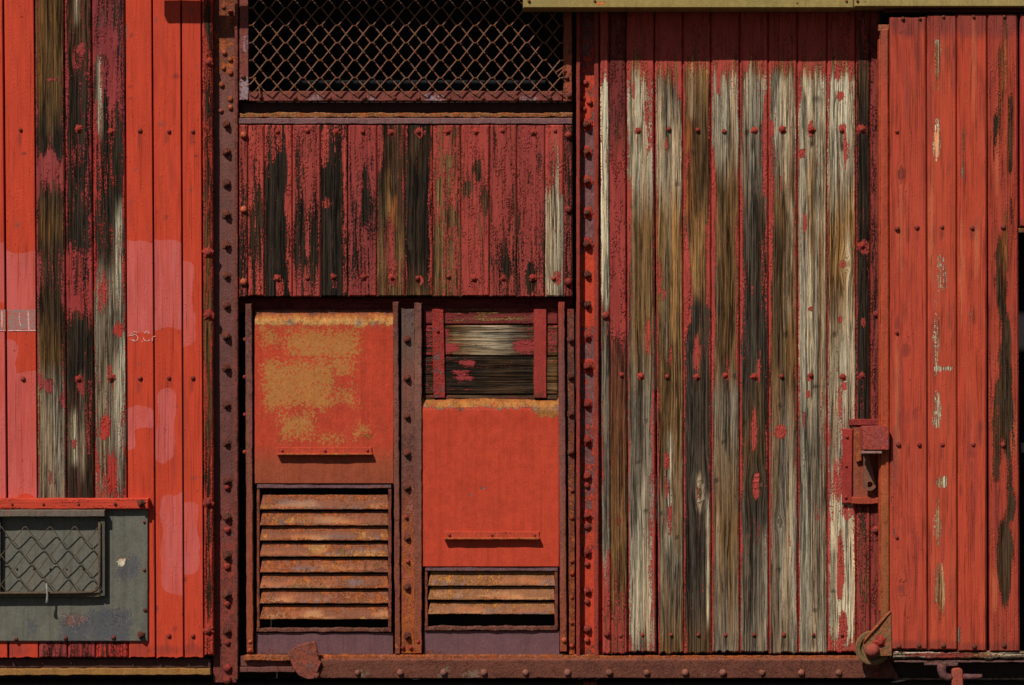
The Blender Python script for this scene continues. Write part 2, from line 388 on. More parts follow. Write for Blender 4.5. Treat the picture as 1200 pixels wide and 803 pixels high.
def slab(name, parent, x0, x1, y0, y1, d, th, mat, spec=None, ch=1.6, chd=1.6, step=4.0, orient='v',
         rag=(0, 0), warp=.5, wob=0.0, prof=None, grid_back=False):
    """a board / plate / bar: x0,x1 may be (top,bottom) pairs; y0 top, y1 bottom; d front face, th thickness"""
    s = prep(spec or {})
    s.setdefault('grime', .95 if mat is STEELM else .3)
    s['_j'] = .22 if mat is STEELM else 1.0; s['_v'] = orient == 'v'
    if not isinstance(x0, tuple): x0 = (x0, x0)
    if not isinstance(x1, tuple): x1 = (x1, x1)
    sd = s['seed']; off = random.random() * 50
    wd = (x1[0] - x0[0] + x1[1] - x0[1]) / 2; ht = y1 - y0
    def ticks(L):
        c = min(ch, L * .25); n = max(1, int(round((L - 2 * c) / step)))
        return [0.0] + [c + (L - 2 * c) * i / n for i in range(n + 1)] + [L]
    us = [u / wd for u in ticks(wd)]; vs = [v / ht for v in ticks(ht)]
    nu, nv = len(us), len(vs)
    verts, cov_a, wood_a, paint_a, msk_a, gxa, gya, blota, gra = [], [], [], [], [], [], [], [], []
    depth = []
    cup = random.uniform(-1, 1) * warp
    knots = s.get('knots', ())
    for j, v in enumerate(vs):
        for i, u in enumerate(us):
            xa = x0[0] + (x0[1] - x0[0]) * v; xb = x1[0] + (x1[1] - x1[0]) * v
            x = xa + (xb - xa) * u; y = y0 + ht * v
            xl, xr = x - xa, xb - x
            ye0, ye1 = y - y0, y1 - y
            if rag[0] and ye0 < 14: y += rag[0] * (nz(x * .22, 3, sd) + .6 * nz(x * .7, 1, sd)) * (1 - ye0 / 14)
            if rag[1] and ye1 < 14: y += rag[1] * (nz(x * .22, 9, sd) + .6 * nz(x * .7, 5, sd) - .3) * (1 - ye1 / 14)
            if wob:
                if xl < ch + 1: x += wob * (nz(y * .09, 1.5, sd) + .6 * nz(y * .33, 2.5, sd))
                if xr < ch + 1: x += wob * (nz(y * .09, 4.5, sd) + .6 * nz(y * .33, 6.5, sd))
                if orient == 'h' or ht < 40:
                    if ye0 < ch + 1: y += wob * (nz(x * .09, 7.5, sd) + .6 * nz(x * .33, 8.5, sd))
                    if ye1 < ch + 1: y += wob * (nz(x * .09, 10.5, sd) + .6 * nz(x * .33, 12.5, sd))
            dd = d
            if i in (0, nu - 1) or j in (0, nv - 1): dd -= chd
            dd += warp * nz(x * .05, y * .006, sd) + cup * ((2 * u - 1) ** 2 - .5)
            if prof: dd += prof(u, v)
            depth.append(dd); verts.append(P(x, y, dd))
            along = y if orient == 'v' else x
            if orient == 'v': cv, wc, pc, bl, lu = ev(s, x, y, xl, xr, along)
            else: cv, wc, pc, bl, lu = ev(s, x, y, ye0, ye1, along)
            ga, gb = (x, y) if orient == 'v' else (y, x)
            for (kx, ky, kr) in knots:
                ka, kb = (kx, ky) if orient == 'v' else (ky, kx)
                da, db = ga - ka, (gb - kb) / 2.6
                r2 = da * da + db * db
                if r2 < 40 * kr * kr:
                    if r2 > kr * kr: ga = ka + da * (1 - kr * kr / r2)
                    else: ga = ka + .9 * math.sqrt(r2)
            ga += 1.4 * nz(gb * .011, ga * .03, sd + 5)
            gxa.append(ga * S + off); gya.append(gb * S + off * .7); gra.append(s.get('grime', .3))
            wood_a += [*wc, 1]; paint_a += [*pc, 1]; msk_a += [max(0, cv), lu, bl, 1]; blota += [*s['blot_l'], 1]
    faces = []
    for j in range(nv - 1):
        for i in range(nu - 1):
            a = j * nu + i; faces.append((a, a + 1, a + nu + 1, a + nu))
    # note: rows run downward, so flip for outward (-y) normals
    faces = [tuple(reversed(f)) for f in faces]
    per = [i for i in range(nu)] + [j * nu + nu - 1 for j in range(1, nv)] + \
          [(nv - 1) * nu + i for i in range(nu - 2, -1, -1)] + [j * nu for j in range(nv - 2, 0, -1)]
    src = list(range(len(verts))) if grid_back else per
    base = len(verts); mp = {}
    for k in src:
        mp[k] = len(verts)
        vx, vy, vz = verts[k]; verts.append((vx, (vy + th * S) if (prof or grid_back) else -(d - th) * S, vz))
        gxa.append(gxa[k]); gya.append(gya[k]); gra.append(gra[k])
        wood_a += wood_a[4 * k:4 * k + 4]; paint_a += paint_a[4 * k:4 * k + 4]; msk_a += msk_a[4 * k:4 * k + 4]; blota += blota[4 * k:4 * k + 4]
    # side walls: shift the along-grain value so that the wall is not one stretched pixel
    n = len(per)
    for k in range(n):
        a, b = per[k], per[(k + 1) % n]
        faces.append((a, b, mp[b], mp[a]))
    if grid_back:
        nf = (nv - 1) * (nu - 1)
        faces += [tuple(mp[q] for q in reversed(f)) for f in faces[:nf]]
    else:
        faces.append(tuple(mp[k] for k in reversed(per)))
    at = dict(gx=('FLOAT', gxa), gy=('FLOAT', gya), col_wood=('FLOAT_COLOR', wood_a), col_paint=('FLOAT_COLOR', paint_a),
              msk=('FLOAT_COLOR', msk_a), col_blot=('FLOAT_COLOR', blota), grime=('FLOAT', gra))
    return mesh_obj(name, verts, faces, mat, parent, attrs=at)

def prism(name, parent, pts, d0, d1, mat, bev=.8, seg=1):
    """closed outline (drawing units) extruded from depth d0 (back) to d1 (front)"""
    bm = bmesh.new()
    f = bm.faces.new([bm.verts.new(P(x, y, d1)) for x, y in pts])
    r = bmesh.ops.extrude_face_region(bm, geom=[f])
    for v in [g for g in r['geom'] if isinstance(g, bmesh.types.BMVert)]: v.co.y = -d0 * S
    if bev: bmesh.ops.bevel(bm, geom=bm.edges[:], offset=bev * S, segments=seg, affect='EDGES', clamp_overlap=True)
    return bm_obj(name, bm, mat, parent)

def tube_bm(bm, pts, r, n=6, closed=False):
    """tube through world points"""
    pts = [Vector(p) for p in pts]; rings = []
    for i, p in enumerate(pts):
        t = (pts[min(i + 1, len(pts) - 1)] - pts[max(i - 1, 0)])
        if t.length < 1e-9: t = Vector((0, 0, 1))
        t.normalize()
        a = t.cross(Vector((0, 1, 0)))
        if a.length < .05: a = t.cross(Vector((1, 0, 0)))
        a.normalize(); b = t.cross(a)
        rr = r[i] if isinstance(r, (list, tuple)) else r
        rings.append([bm.verts.new(p + (a * math.cos(2 * math.pi * k / n) + b * math.sin(2 * math.pi * k / n)) * rr) for k in range(n)])
    for q1, q2 in zip(rings, rings[1:]):
        for k in range(n): bm.faces.new((q1[k], q1[(k + 1) % n], q2[(k + 1) % n], q2[k]))
    bm.faces.new(rings[0][::-1]); bm.faces.new(rings[-1])

# ------------------------------------------------------------------ bolts and rivets (meshes shared)
def lathe(bm, prof, n, sx=0.0, irr=0.0, sd=0.0, mi=0, phase=0.0):
    """prof: (radius, depth) from back to front, in drawing units"""
    rings = []
    for (r, h) in prof:
        ring = []
        for k in range(n):
            a = 2 * math.pi * k / n + phase
            rr = r * (1 + irr * nz(math.cos(a) * 2.4 + sd, math.sin(a) * 2.4, sd))
            ring.append(bm.verts.new((rr * math.cos(a) * S, -h * S, rr * math.sin(a) * S)))
        rings.append(ring)
    for q1, q2 in zip(rings, rings[1:]):
        for k in range(n):
            f = bm.faces.new((q1[k], q1[(k + 1) % n], q2[(k + 1) % n], q2[k])); f.material_index = mi
    f = bm.faces.new(rings[-1]); f.material_index = mi
    f = bm.faces.new(rings[0][::-1]); f.material_index = mi

BM = {}
def bolt_mesh(kind, mats, var):
    key = (kind, tuple(m.name for m in mats), var)
    if key in BM: return BM[key]
    bm = bmesh.new(); sd = var * 3.7 + 1
    if kind == 'dome':          # round rivet head, unit radius 1
        lathe(bm, [(1.0, -.6), (1.0, .1), (.92, .42), (.7, .72), (.4, .88), (.12, .93)], 12, irr=.18, sd=sd)
    elif kind == 'cap':
        lathe(bm, [(1.0, -.6), (1.0, .12)] + [(math.cos(math.radians(t)), .12 + .75 * math.sin(math.radians(t))) for t in range(8, 90, 9)], 28, irr=.04, sd=sd)
        for f in bm.faces: f.smooth = True
    elif kind == 'nut':         # washer, hexagon nut, bolt end
        lathe(bm, [(1.25, -.5), (1.25, .12), (1.12, .22)], 12, irr=.35, sd=sd)
        lathe(bm, [(.98, .2), (.98, .85), (.86, 1.0)], 6, irr=.1, sd=sd, phase=var * .4)
        lathe(bm, [(.5, .95), (.5, 1.35), (.4, 1.45)], 9, irr=.15, sd=sd)
    elif kind == 'crustnut':    # the same in a ring of cracked paint
        lathe(bm, [(1.75, -.5), (1.6, .16), (1.2, .3)], 18, irr=.40, sd=sd, mi=1)
        lathe(bm, [(1.0, .2), (.98, .95), (.84, 1.1)], 6, irr=.15, sd=sd, phase=var * .5)
        lathe(bm, [(.5, 1.05), (.5, 1.4), (.4, 1.5)], 9, irr=.2, sd=sd)
    elif kind == 'flakes':      # screw head with flakes of paint left around it
        lathe(bm, [(1.6, -.4), (1.5, .14), (1.1, .3)], 16, irr=.6, sd=sd, mi=1)
        lathe(bm, [(1.0, .1), (.9, .6), (.55, .85), (.2, .95)], 10, irr=.3, sd=sd)
    bmesh.ops.recalc_face_normals(bm, faces=bm.faces[:])
    me = bpy.data.meshes.new(kind); bm.to_mesh(me); bm.free()
    for m in mats: me.materials.append(m)
    BM[key] = me
    return me

def bolt(parent, x, y, d, r, kind='dome', mats=None, name='bolt'):
    mats = mats or ([BOLTM, CRUST] if kind in ('crustnut', 'flakes') else [BOLTM])
    o = bpy.data.objects.new(name, bolt_mesh(kind, mats, random.randrange(5)))
    o.rotation_euler = (0, random.uniform(0, 6.28), 0)
    k = r * random.uniform(.9, 1.1); o.scale = (k, k * random.uniform(.95, 1.3), k)
    return link(o, parent, P(x, y, d))

def copy_thing(o):
    c = o.copy(); COL.objects.link(c); return c

# ------------------------------------------------------------------ setting
gm = NB('ballast'); _n = gm.noise(gm.pos(), 9, 6, .7)
gmat = gm.done(gm.scale(lin((50, 46, 42)), gm.math('ADD', .4, gm.math('MULTIPLY', _n, 1.0))), .95, _n, .03)
g = mesh_obj('ground', [(-400, -400, 0), (400, -400, 0), (400, 400, 0), (-400, 400, 0)], [(0, 1, 2, 3)], gmat); g['kind'] = 'structure'

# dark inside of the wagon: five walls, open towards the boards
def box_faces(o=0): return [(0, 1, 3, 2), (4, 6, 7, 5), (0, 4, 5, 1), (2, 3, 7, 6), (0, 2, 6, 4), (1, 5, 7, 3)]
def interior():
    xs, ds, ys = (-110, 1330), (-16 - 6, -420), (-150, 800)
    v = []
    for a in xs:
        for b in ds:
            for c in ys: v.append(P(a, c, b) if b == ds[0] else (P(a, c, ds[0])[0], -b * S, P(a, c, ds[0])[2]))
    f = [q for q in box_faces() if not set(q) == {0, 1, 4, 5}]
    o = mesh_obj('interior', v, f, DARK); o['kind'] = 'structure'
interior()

# ================================================================== 1 left board wall
lw = thing('plank_wall', 'bright red board wall with pink touch-up patches and three bare weathered boards', 'wall', 110, 770, 0)
top = -120
PB = lambda x, y, r=2.7, kind='dome', mats=None, p=None, d=0.: bolt(p, x, y, d, r, kind, mats or [BOLTR])
def red_plank(x0, x1, y1=771, blotch=(), extra=None, **kw):
    cx = (x0[0] + x1[0]) / 2; mk = []
    for _ in range(9):
        mk.append((cx + random.uniform(-13, 13), random.uniform(10, 760), random.uniform(1.8, 4), random.uniform(1.5, 4), random.choice([(120, 52, 48), (96, 44, 42), (140, 70, 60)]), random.uniform(.4, .9)))
    for _ in range(4):
        mk.append((cx + random.uniform(-13, 13), random.uniform(10, 760), random.uniform(1.8, 2.6), random.uniform(20, 60), (158, 58, 48), .55))
    for yy in (153, 443, 745):
        mk.append((cx + 1, yy + 9, 1.9, random.uniform(7, 14), (132, 56, 44), .75))
    mk.append((cx, 762, 16, random.uniform(5, 10), (120, 52, 46), .5))
    sp = dict(paint=RED, keys=[(-120, 1.45, 'GR'), (700, 1.4, 'GR'), (790, 1.15, 'BR')], blotch=blotch, lump=.06, grime=.22, marks=mk)
    if extra: sp.update(extra)
    return slab('plank', lw, (x0[0] + .2, x0[1] + .2), (x1[0] - .2, x1[1] - .2), top, y1, 0, 12, WOODM, sp, rag=(0, 1.5), warp=.3, ch=.7, chd=.8, step=2.8, **kw)
p = red_plank((-70, -66), (-34, -30))
p = red_plank((-33, -29), (2, 9), blotch=[(-60, 291, 40, 361, 2), (-60, 392, 40, 592, 2)]); PB(-16, 443, p=p)
p = red_plank((4, 11), (39, 45), blotch=[(-40, 291, 60, 361, 2), (-40, 392, 22, 600, 10), (-40, 432, 60, 577, 3)],
              extra=dict(blobs=[(10, 560, 3, 30, -.5)]))
PB(24, 152, p=p); PB(27, 444, p=p)
slab('plank', lw, (40.5, 46), (74, 79), top, 771, 0, 12, WOODM, dict(paint=(150, 62, 58), edge=(.55, 6), lump=.5,
     keys=[(-50, 0.03, 'OL'), (60, 0.03, 'OL'), (100, 0.03, 'OL'), (150, 0.03, 'K'), (182, 0.03, 'K'), (190, 0.62, 'KB'), (215, 0.57, 'KB'), (236, 0.03, 'KB'), (270, 0.03, 'OL'),
           (290, 0.07, 'KB'), (300, 0.37, 'KB'), (340, 0.29, 'KB'), (360, 0.03, 'KB'), (420, 0.03, 'OL'), (450, 0.15, 'GR'), (490, 0.03, 'GR'), (540, 0.07, 'GR'), (583, 0.03, 'GR'), (740, 0.17, 'KB'), (755, 0.62, 'DR'), (772, 0.47, 'DR')],
     streaks=[(45, 3, 380, 570, 'TAN', .8), (58, 3, 20, 170, 'BR', .9), (68, 3, 20, 150, 'OL', .8), (56, 2.5, 470, 570, 'PA', .7), (66, 2.5, 480, 540, 'PA', .5), (52, 3, 160, 184, 'K', .9), (65, 3, 160, 184, 'K', .9)],
     blobs=[(57, 192, 14, 20, .5), (57, 452, 9, 11, .6), (73, 470, 6, 9, .5), (60, 94, 9, 2, .8), (58, 170, 2, 22, .7), (48, 445, 4, 9, .6), (62, 560, 8, 10, .35)]))
p = slab('plank', lw, (75.5, 80), (106, 112), top, 771, 0, 12, WOODM, dict(paint=(158, 58, 54), edge=(.35, 5), lump=.5,
     keys=[(-50, 0.22, 'KB'), (40, 0.27, 'KB'), (90, 0.37, 'K'), (130, 0.32, 'K'), (190, 0.37, 'K'), (215, 0.29, 'K'), (285, 0.29, 'K'), (300, 0.62, 'K'), (345, 0.72, 'K'), (372, 0.37, 'KB'), (385, 0.03, 'K'),
           (440, 0.03, 'K'), (520, 0.03, 'KB'), (583, 0.03, 'K'), (740, 0.27, 'KB'), (755, 0.62, 'DR'), (772, 0.47, 'DR')],
     streaks=[(88, 3, 480, 545, 'WH', .85), (95, 2, 440, 560, 'PA', .7), (90, 2, -20, 30, 'PA', .6), (93, 2, 440, 583, 'DR', .6)], knots=[(93, 65, 4.5)],
     spots=[(93, 66, 3, 4, 'BRN', .9)],
     blobs=[(92, 66, 8, 16, .35), (95, 452, 4, 14, .8), (103, 490, 4, 60, .5), (90, 355, 9, 8, .6), (90, 70, 3, 60, -.2), (92, 262, 6, 30, -.5), (85, 120, 4, 40, -.35), (86, 520, 4, 8, .8)]))
for y in (151, 444): PB(92, y, 3, 'flakes', [BOLTR, CRUST], p)
p = slab('plank', lw, (107.5, 113), (145, 150), top, 771, 0, 12, WOODM, dict(paint=(150, 56, 54), edge=(.3, 6), lump=.4,
     paints=[(0, (128, 52, 52)), (120, (150, 58, 56)), (200, (172, 58, 48)), (583, (180, 58, 48))],
     keys=[(-50, 0.57, 'KB'), (40, 0.59, 'K'), (110, 0.47, 'K'), (150, 0.42, 'K'), (220, 0.47, 'K'), (240, 0.29, 'K'), (300, 0.27, 'K'), (330, 0.29, 'GR'), (370, 0.17, 'GR'), (420, 0.17, 'GR'), (480, 0.19, 'GR'), (540, 0.25, 'GR'), (583, 0.47, 'GR'), (740, 0.37, 'KB'), (755, 0.67, 'DR'), (772, 0.57, 'DR')],
     streaks=[(117, 2.2, 55, 160, 'PA', .9), (118, 2, 10, 40, 'PA', .6), (139, 3.2, 240, 400, 'WH', .95), (142, 3.5, 390, 530, 'WH', .9), (127, 2.5, 380, 580, 'PA', .8), (134, 2, 400, 500, 'PA', .7), (120, 3, 330, 460, 'K', .6)],
     knots=[(117, 47, 4)], spots=[(117, 48, 3, 4, 'K', .9)],
     blobs=[(126, 48, 12, 20, .4), (130, 95, 5, 40, .4), (113, 90, 4, 30, -.4), (140, 190, 4, 60, -.3), (133, 240, 7, 22, -.6), (122, 345, 8, 32, .3), (139, 386, 5, 10, .9), (128, 435, 3, 9, .7), (124, 500, 7, 16, .6), (131, 555, 7, 25, .5), (138, 440, 6, 40, -.3)]))
for y in (155, 443): PB(130, y, 3, 'flakes', [BOLTR, CRUST], p)
p = red_plank((146.5, 151), (177, 182), blotch=[(130, 286, 200, 397, 3), (140, 480, 181, 508, 8), (140, 500, 160, 530, 8)],
              extra=dict(blobs=[(148, 60, 2.2, 36, -.75)]))
for y in (153, 443, 745): PB(164, y, p=p)
p = red_plank((178.5, 183.5), (211, 215), blotch=[(160, 287, 222, 390, 18), (184, 462, 205, 546, 10), (188, 583, 260, 700, 14)])
for y in (154, 443, 745): PB(198, y, p=p)
p = red_plank((212.5, 216.5), (235, 238.5), blotch=[(190, 300, 227, 400, 9), (190, 582, 234, 668, 10)])
for y in (154, 443, 745): PB(226, y, p=p)
p = slab('plank', lw, (236.5, 240), (249, 250.5), top, 768, 0.5, 14, WOODM, dict(paint=(178, 62, 44), edge=(.5, 3), lump=.7,
     keys=[(-50, .45, 'KB'), (60, .35, 'K'), (150, .3, 'K'), (250, .35, 'KB'), (300, .3, 'OL'), (420, .22, 'OL'), (560, .3, 'KB'), (690, .3, 'KB'), (730, .7, 'KB'), (768, .6, 'KB')]), wob=.4)
for y in (73, 296, 369, 589, 739): bolt(p, 244, y, .5, 4, 'flakes', [BOLTR, CRUST])

# painted lettering left over on the boards (thin films of paint)
def paint_film(name, strokes, wpx, mat, d=.45):
    bm = bmesh.new()
    for st in strokes:
        for (xa, ya), (xb, yb) in zip(st, st[1:]):
            L = math.hypot(xb - xa, yb - ya)
            if L < .01: continue
            nx, ny = -(yb - ya) / L * wpx / 2, (xb - xa) / L * wpx / 2
            ex, ey = (xb - xa) / L * .25, (yb - ya) / L * .25
            d += .004
            q = [(xa - ex + nx, ya - ey + ny), (xb + ex + nx, yb + ey + ny), (xb + ex - nx, yb + ey - ny), (xa - ex - nx, ya - ey - ny)]
            f1 = [bm.verts.new(P(x, y, d)) for x, y in q]; f2 = [bm.verts.new(P(x, y, d - .35)) for x, y in q]
            bm.faces.new(f1); bm.faces.new(f2[::-1])
            for k in range(4): bm.faces.new((f1[k], f2[k], f2[(k + 1) % 4], f1[(k + 1) % 4]))
    return bm_obj(name, bm, mat, lw)
def worn_white():
    q = NB('worn_white_lettering'); n = q.noise(q.pos(), 420, 4, .7)
    return q.done(q.mix(q.step(n, .42, .56), lin((196, 96, 84)), lin((222, 176, 166))), .8)
WW = worn_white()
def arc(cx, cy, rx, ry, a0, a1, n=8): return [(cx + rx * math.cos(math.radians(a0 + (a1 - a0) * i / n)), cy + ry * math.sin(math.radians(a0 + (a1 - a0) * i / n))) for i in range(n + 1)]
paint_film('stencil_lettering', [arc(157.5, 396, 4.2, 4, -140, 130), arc(158, 391.5, 3.6, 2.6, 180, 330, 5), [(152, 393.3), (156, 393.8)], [(152.5, 398.2), (157, 398.6)],
                        [(166, 400), (167, 400.8)], arc(172.3, 396.6, 4, 3.2, 20, 190), arc(172.3, 391.5, 2.8, 2.6, 190, 340, 5), [(178.3, 400.5), (178.6, 395.5), (180, 394.4), (182, 394.2)]], .95, WW, .5)
grey_q = NB('worn_grey_film'); _gn = grey_q.noise(grey_q.pos(), 160, 5, .7)
GFILM = grey_q.done(grey_q.mix(grey_q.step(_gn, .50, .60), lin((146, 112, 104)), lin((186, 72, 54))), .85)
def film_rect(x0, y0, x1, y1, mat, name, d):
    return prism(name, lw, [(x0, y0), (x1, y0), (x1, y1), (x0, y1)], d - .3, d, mat, bev=0)
film_rect(-26, 363, 6.3, 386, GFILM, 'stencil_panel', .5); film_rect(9.3, 363, 41.5, 386, GFILM, 'stencil_panel', .5)
paint_film('stencil_lettering', [[(-24, 387.3), (6.2, 387.3)], [(9.5, 387.3), (41.5, 387.3)]], 1.7, WW, .62)
paint_film('stencil_lettering', [[(2.3, 365), (2.4, 383)], [(33, 365), (33.8, 386)], [(-12, 365), (-12, 385)]], 1.9, WW, .64)
paint_film('stencil_lettering', [[(23, 367), (22.6, 373), (23.3, 379), (24.6, 382)]], 1.0, WW, .66)

# ================================================================== grey steel plate, drip strip, small mesh window
pl = slab('steel_plate', None, -75, 173, 588, 751.5, 3.5, 3, STEELM, dict(paint=(102, 98, 86), keys=[(0, 1.05, 'BL')], lump=.15, grime=.9, soft=13, blotcol=(82, 80, 80),
     blotch=[(136, 642, 164, 672, 8), (68, 715, 106, 750, 8), (30, 720, 42, 738, 4), (100, 705, 155, 748, 6)],
     blobs=[(142, 659, 6, 5, -1.1), (88, 728, 24, 12, -.6), (135, 725, 20, 16, -.45), (145, 650, 12, 6, -.4), (-30, 690, 20, 10, -.5)], spots=[(142, 659, 6, 5, 'WH', .95), (145, 650, 12, 7, 'OR', .5), (85, 726, 14, 8, 'RO', .35)]), ch=.8, chd=.5, warp=.5, wob=.3)
tag(pl, 'grey-green steel patch plate bolted over the red boards with scabs of old paint', 'plate')
for x, y, r in ((169, 612, 1.8), (169, 668, 2), (170, 715, 2.2), (165.5, 744, 4), (19, 749, 2.6), (77, 748, 2.6), (133, 747, 2.6), (-40, 748, 2.6)):
    bolt(pl, x, y, 3.5, r, 'nut' if r > 3.5 else 'dome', [BOLTM])
ds = slab('drip_strip', None, -75, 174.5, 584, 597, 11, 11, WOODM, dict(paint=(192, 66, 46), keys=[(0, 1.2, 'DR')], lump=.25, blobs=[(40, 597, 200, 2, -.35)]), orient='h', ch=1.2, wob=.6)
tag(ds, 'narrow red wooden drip strip screwed on above the grey plate', 'strip')
for x, r in ((14, 1.6), (51, 1.6), (92, 1.6), (135, 1.9), (165, 3.6), (-30, 1.6)): bolt(ds, x, 591 - (r - 1.6) * .8, 11, r, 'nut' if r > 3 else 'dome', [BOLTM], 'screw')

mw = thing('mesh_window', 'small dark framed window with hexagonal wire mesh on the grey plate', 'window', 50, 700, 4)
slab('hood', mw, -70, 123, 597.5, 606, 17, 14, STEELM, dict(paint=(106, 92, 80), keys=[(0, .9, 'BRN')], lump=.3, blotcol=(190, 80, 56), blotch=[(45, 595, 47.5, 608, .5), (8, 599, 10, 606, .5)]), ch=1, wob=.3)
slab('frame', mw, 117.5, 123.5, 606.3, 699, 12, 8.7, STEELM, dict(paint=(84, 80, 68), keys=[(0, .85, 'BRN')], lump=.3), ch=.8, wob=.2)
slab('frame', mw, -70, 117.2, 694.5, 700, 12, 8.7, STEELM, dict(paint=(96, 82, 62), keys=[(0, .7, 'BRN')], lump=.4), ch=.8, wob=.3)
slab('frame', mw, -7, 1.5, 606.3, 694.2, 10.5, 7, STEELM, dict(paint=(60, 56, 50), keys=[(0, .85, 'BRN')], lump=.3), ch=.8, wob=.2)
bm = bmesh.new()       # round bar that bends around the corner and holds the wire
cpts = [P(116.5, 612, 14), P(116.8, 660, 14), P(116.8, 682, 14), P(115.5, 688, 14), P(112.5, 692, 14), P(107, 694, 14), P(90, 694.8, 14), P(40, 695.2, 14), P(-60, 695.5, 14)]
tube_bm(bm, cpts, 1.5 * S, 8); bm_obj('frame_rod', bm, WIRED, mw, True)
bm = bmesh.new()       # twisted hexagonal wire
for row in range(0, 5):
    pts = []
    for i in range(0, 90):
        xx = -60 + i * 2.0
        if xx > 117: break
        t = ((xx - 29.5) / 29.0 + (.5 if row % 2 else 0)) % 1.0
        tri = abs(2 * t - 1)                       # 1 at the upper bend, 0 at the lower one
        tri = min(1, max(0, (tri - .08) / .84))
        yy = 617.5 + row * 17 + 16.2 * (1 - tri) + .8 * nz(i * .25, row + 7)
        if yy > 693.5: yy = 693.5
        pts.append(P(xx + .8 * nz(i * .2, row), yy, 12.5 + .9 * (2 * tri - 1)))
    tube_bm(bm, pts, .60 * S, 5)
bm_obj('wire_mesh', bm, WIRED, mw, True)
bm = bmesh.new()       # clip that hangs from the bar
tube_bm(bm, [P(54.5, 684, 15), P(55, 690, 18), P(55.5, 697, 17.5), P(55.3, 702, 17), P(55.3, 707, 17)], [1.0 * S, 1.4 * S, 1.2 * S, 1.5 * S, 2.4 * S], 8)
bm_obj('clip', bm, ZINC, mw, True)
for x in (20, 40, 59, 78, 98): bolt(pl, x, 667, 3.5, 1.4, 'dome', [RUSTD], 'screw')
bolt(mw, 118, 692, 12, 2, 'dome', [RUSTD], 'screw')

# ================================================================== sills at the foot
sl = thing('side_sill', 'dark brown sill beam with ochre lower lip under the red board wall', 'beam', 120, 800, 0)
slab('sill_board', sl, -75, 247, 771.5, 783, -9, 14, STEELM, dict(paint=(74, 48, 42), keys=[(0, .8, 'BRN')], lump=.5), ch=.8, wob=.6)
slab('sill_lip', sl, -75, 247, 783.4, 791.5, -3, 22, STEELM, dict(paint=(150, 106, 56), keys=[(0, .75, 'RO')], lump=.5), ch=.8, wob=.9)
for x in (50, 84): bolt(sl, x, 777, -9, 2, 'dome', [RUSTD])
uf = thing('underframe', 'dark brown steel underframe in the shade below the sills', 'beam', 600, 860, -60)
slab('girder', uf, -110, 1330, 770, 900, -70, 20, DKSTEEL, {}, step=30)
slab('girder', uf, -110, 1330, 880, 905, -40, 30, DKSTEEL, {}, step=30)

# ================================================================== steel posts
def post(label, x_l, x0, x1, x_r, spec, flange_spec, y1, lf):
    t = thing('steel_post', label, 'post', (x0 + x1) / 2, y1, -12, 'riveted steel posts between the board panels')
    slab('web', t, x0 - 9, x1 + (9 if lf else 2), -120, y1, -12.5, 4, STEELM, spec, ch=.5, chd=.3, step=4, warp=.2)
    slab('flange', t, x1 - .5, x_r, -120, y1 - 3, -2.5, 14, STEELM, flange_spec, ch=.9, chd=.9, wob=.45)
    if lf: slab('flange', t, x_l, x_l + 4.5, -120, y1 - 3, -1.5, 14, STEELM, flange_spec, ch=.9, chd=.9, wob=.3)
    return t
pL = post('mauve-brown rusted steel post beside the bright red board wall', 250, 259, 275.5, 279,
          dict(paint=(112, 72, 68), keys=[(-100, .6, 'BRN'), (80, .5, 'RO'), (100, .8, 'MV'), (150, .85, 'MV'), (300, .9, 'MV'), (560, .8, 'MV'), (620, .6, 'MV'), (800, .6, 'BRN')], lump=.5,
               paints=[(0, (124, 70, 54)), (150, (112, 72, 64)), (400, (106, 66, 60)), (560, (104, 62, 56)), (650, (136, 62, 50)), (800, (120, 58, 48))]),
          dict(paint=(126, 62, 50), keys=[(0, .55, 'BRN'), (500, .5, 'BRN'), (800, .6, 'BRN')], lump=.5), 800, False)
for y in (146, 178, 215, 251, 287, 323, 358, 394, 431, 474, 519): bolt(pL, 265.5, y, -12.5, 4.3, 'nut', [BOLTM, RUSTR] )
for y in (563, 606, 651, 696, 739): bolt(pL, 266, y, -12.5, 4.4, 'nut', [BOLTM, RUSTR])
for y in (571, 621, 664, 708, 753, 783, 797): bolt(pL, 266.5, y, -12.5, 4.0 if y < 770 else 5, 'dome', [BOLTR], 'rivet')
for (x, y) in ((263, 62), (270, 70), (262, 80), (270, 85), (260, 100), (270, 116), (259, 130), (270, 126), (262, 8), (270, 14)): bolt(pL, x, y, -12.5, 3.2, 'dome', [RUSTO], 'rivet')
pR = post('red and mauve steel post with crusted bolts beside the weathered bare boards', 675.5, 684.5, 697, 701.5,
          dict(paint=(186, 66, 42), keys=[(-100, .1, 'MV'), (85, .55, 'MV'), (150, .5, 'MV'), (170, .15, 'MV'), (290, .15, 'MV'), (302, 1.1, 'MV'), (360, 1.0, 'MV'), (385, .55, 'MV'), (420, .35, 'MV'), (470, .4, 'MV'), (520, .45, 'MV'), (600, .5, 'MV'), (640, .6, 'MV'), (680, .9, 'BRN'), (740, .8, 'BRN'), (770, .4, 'BRN')], lump=.4,
               blobs=[(684, 130, 6, 20, .5), (684, 215, 5, 12, .5), (690, 285, 8, 9, .5), (692, 250, 8, 10, .4), (690, 430, 8, 9, .5)]),
          dict(paint=(142, 58, 46), keys=[(0, .75, 'BRN'), (800, .7, 'BRN')], lump=.5), 772, True)
for y in (146, 178, 212, 249, 286): bolt(pR, 687.5, y, -12.5, 4.4, 'crustnut', [BOLTM, CRUST])
for y in (322, 357): bolt(pR, 688, y, -12.5, 4.2, 'nut', [BOLTM])
for y in (394, 429, 474, 516, 558, 604, 647, 692, 737): bolt(pR, 688, y, -12.5, 4.4, random.choice(['nut', 'crustnut']), [BOLTR, CRUST])
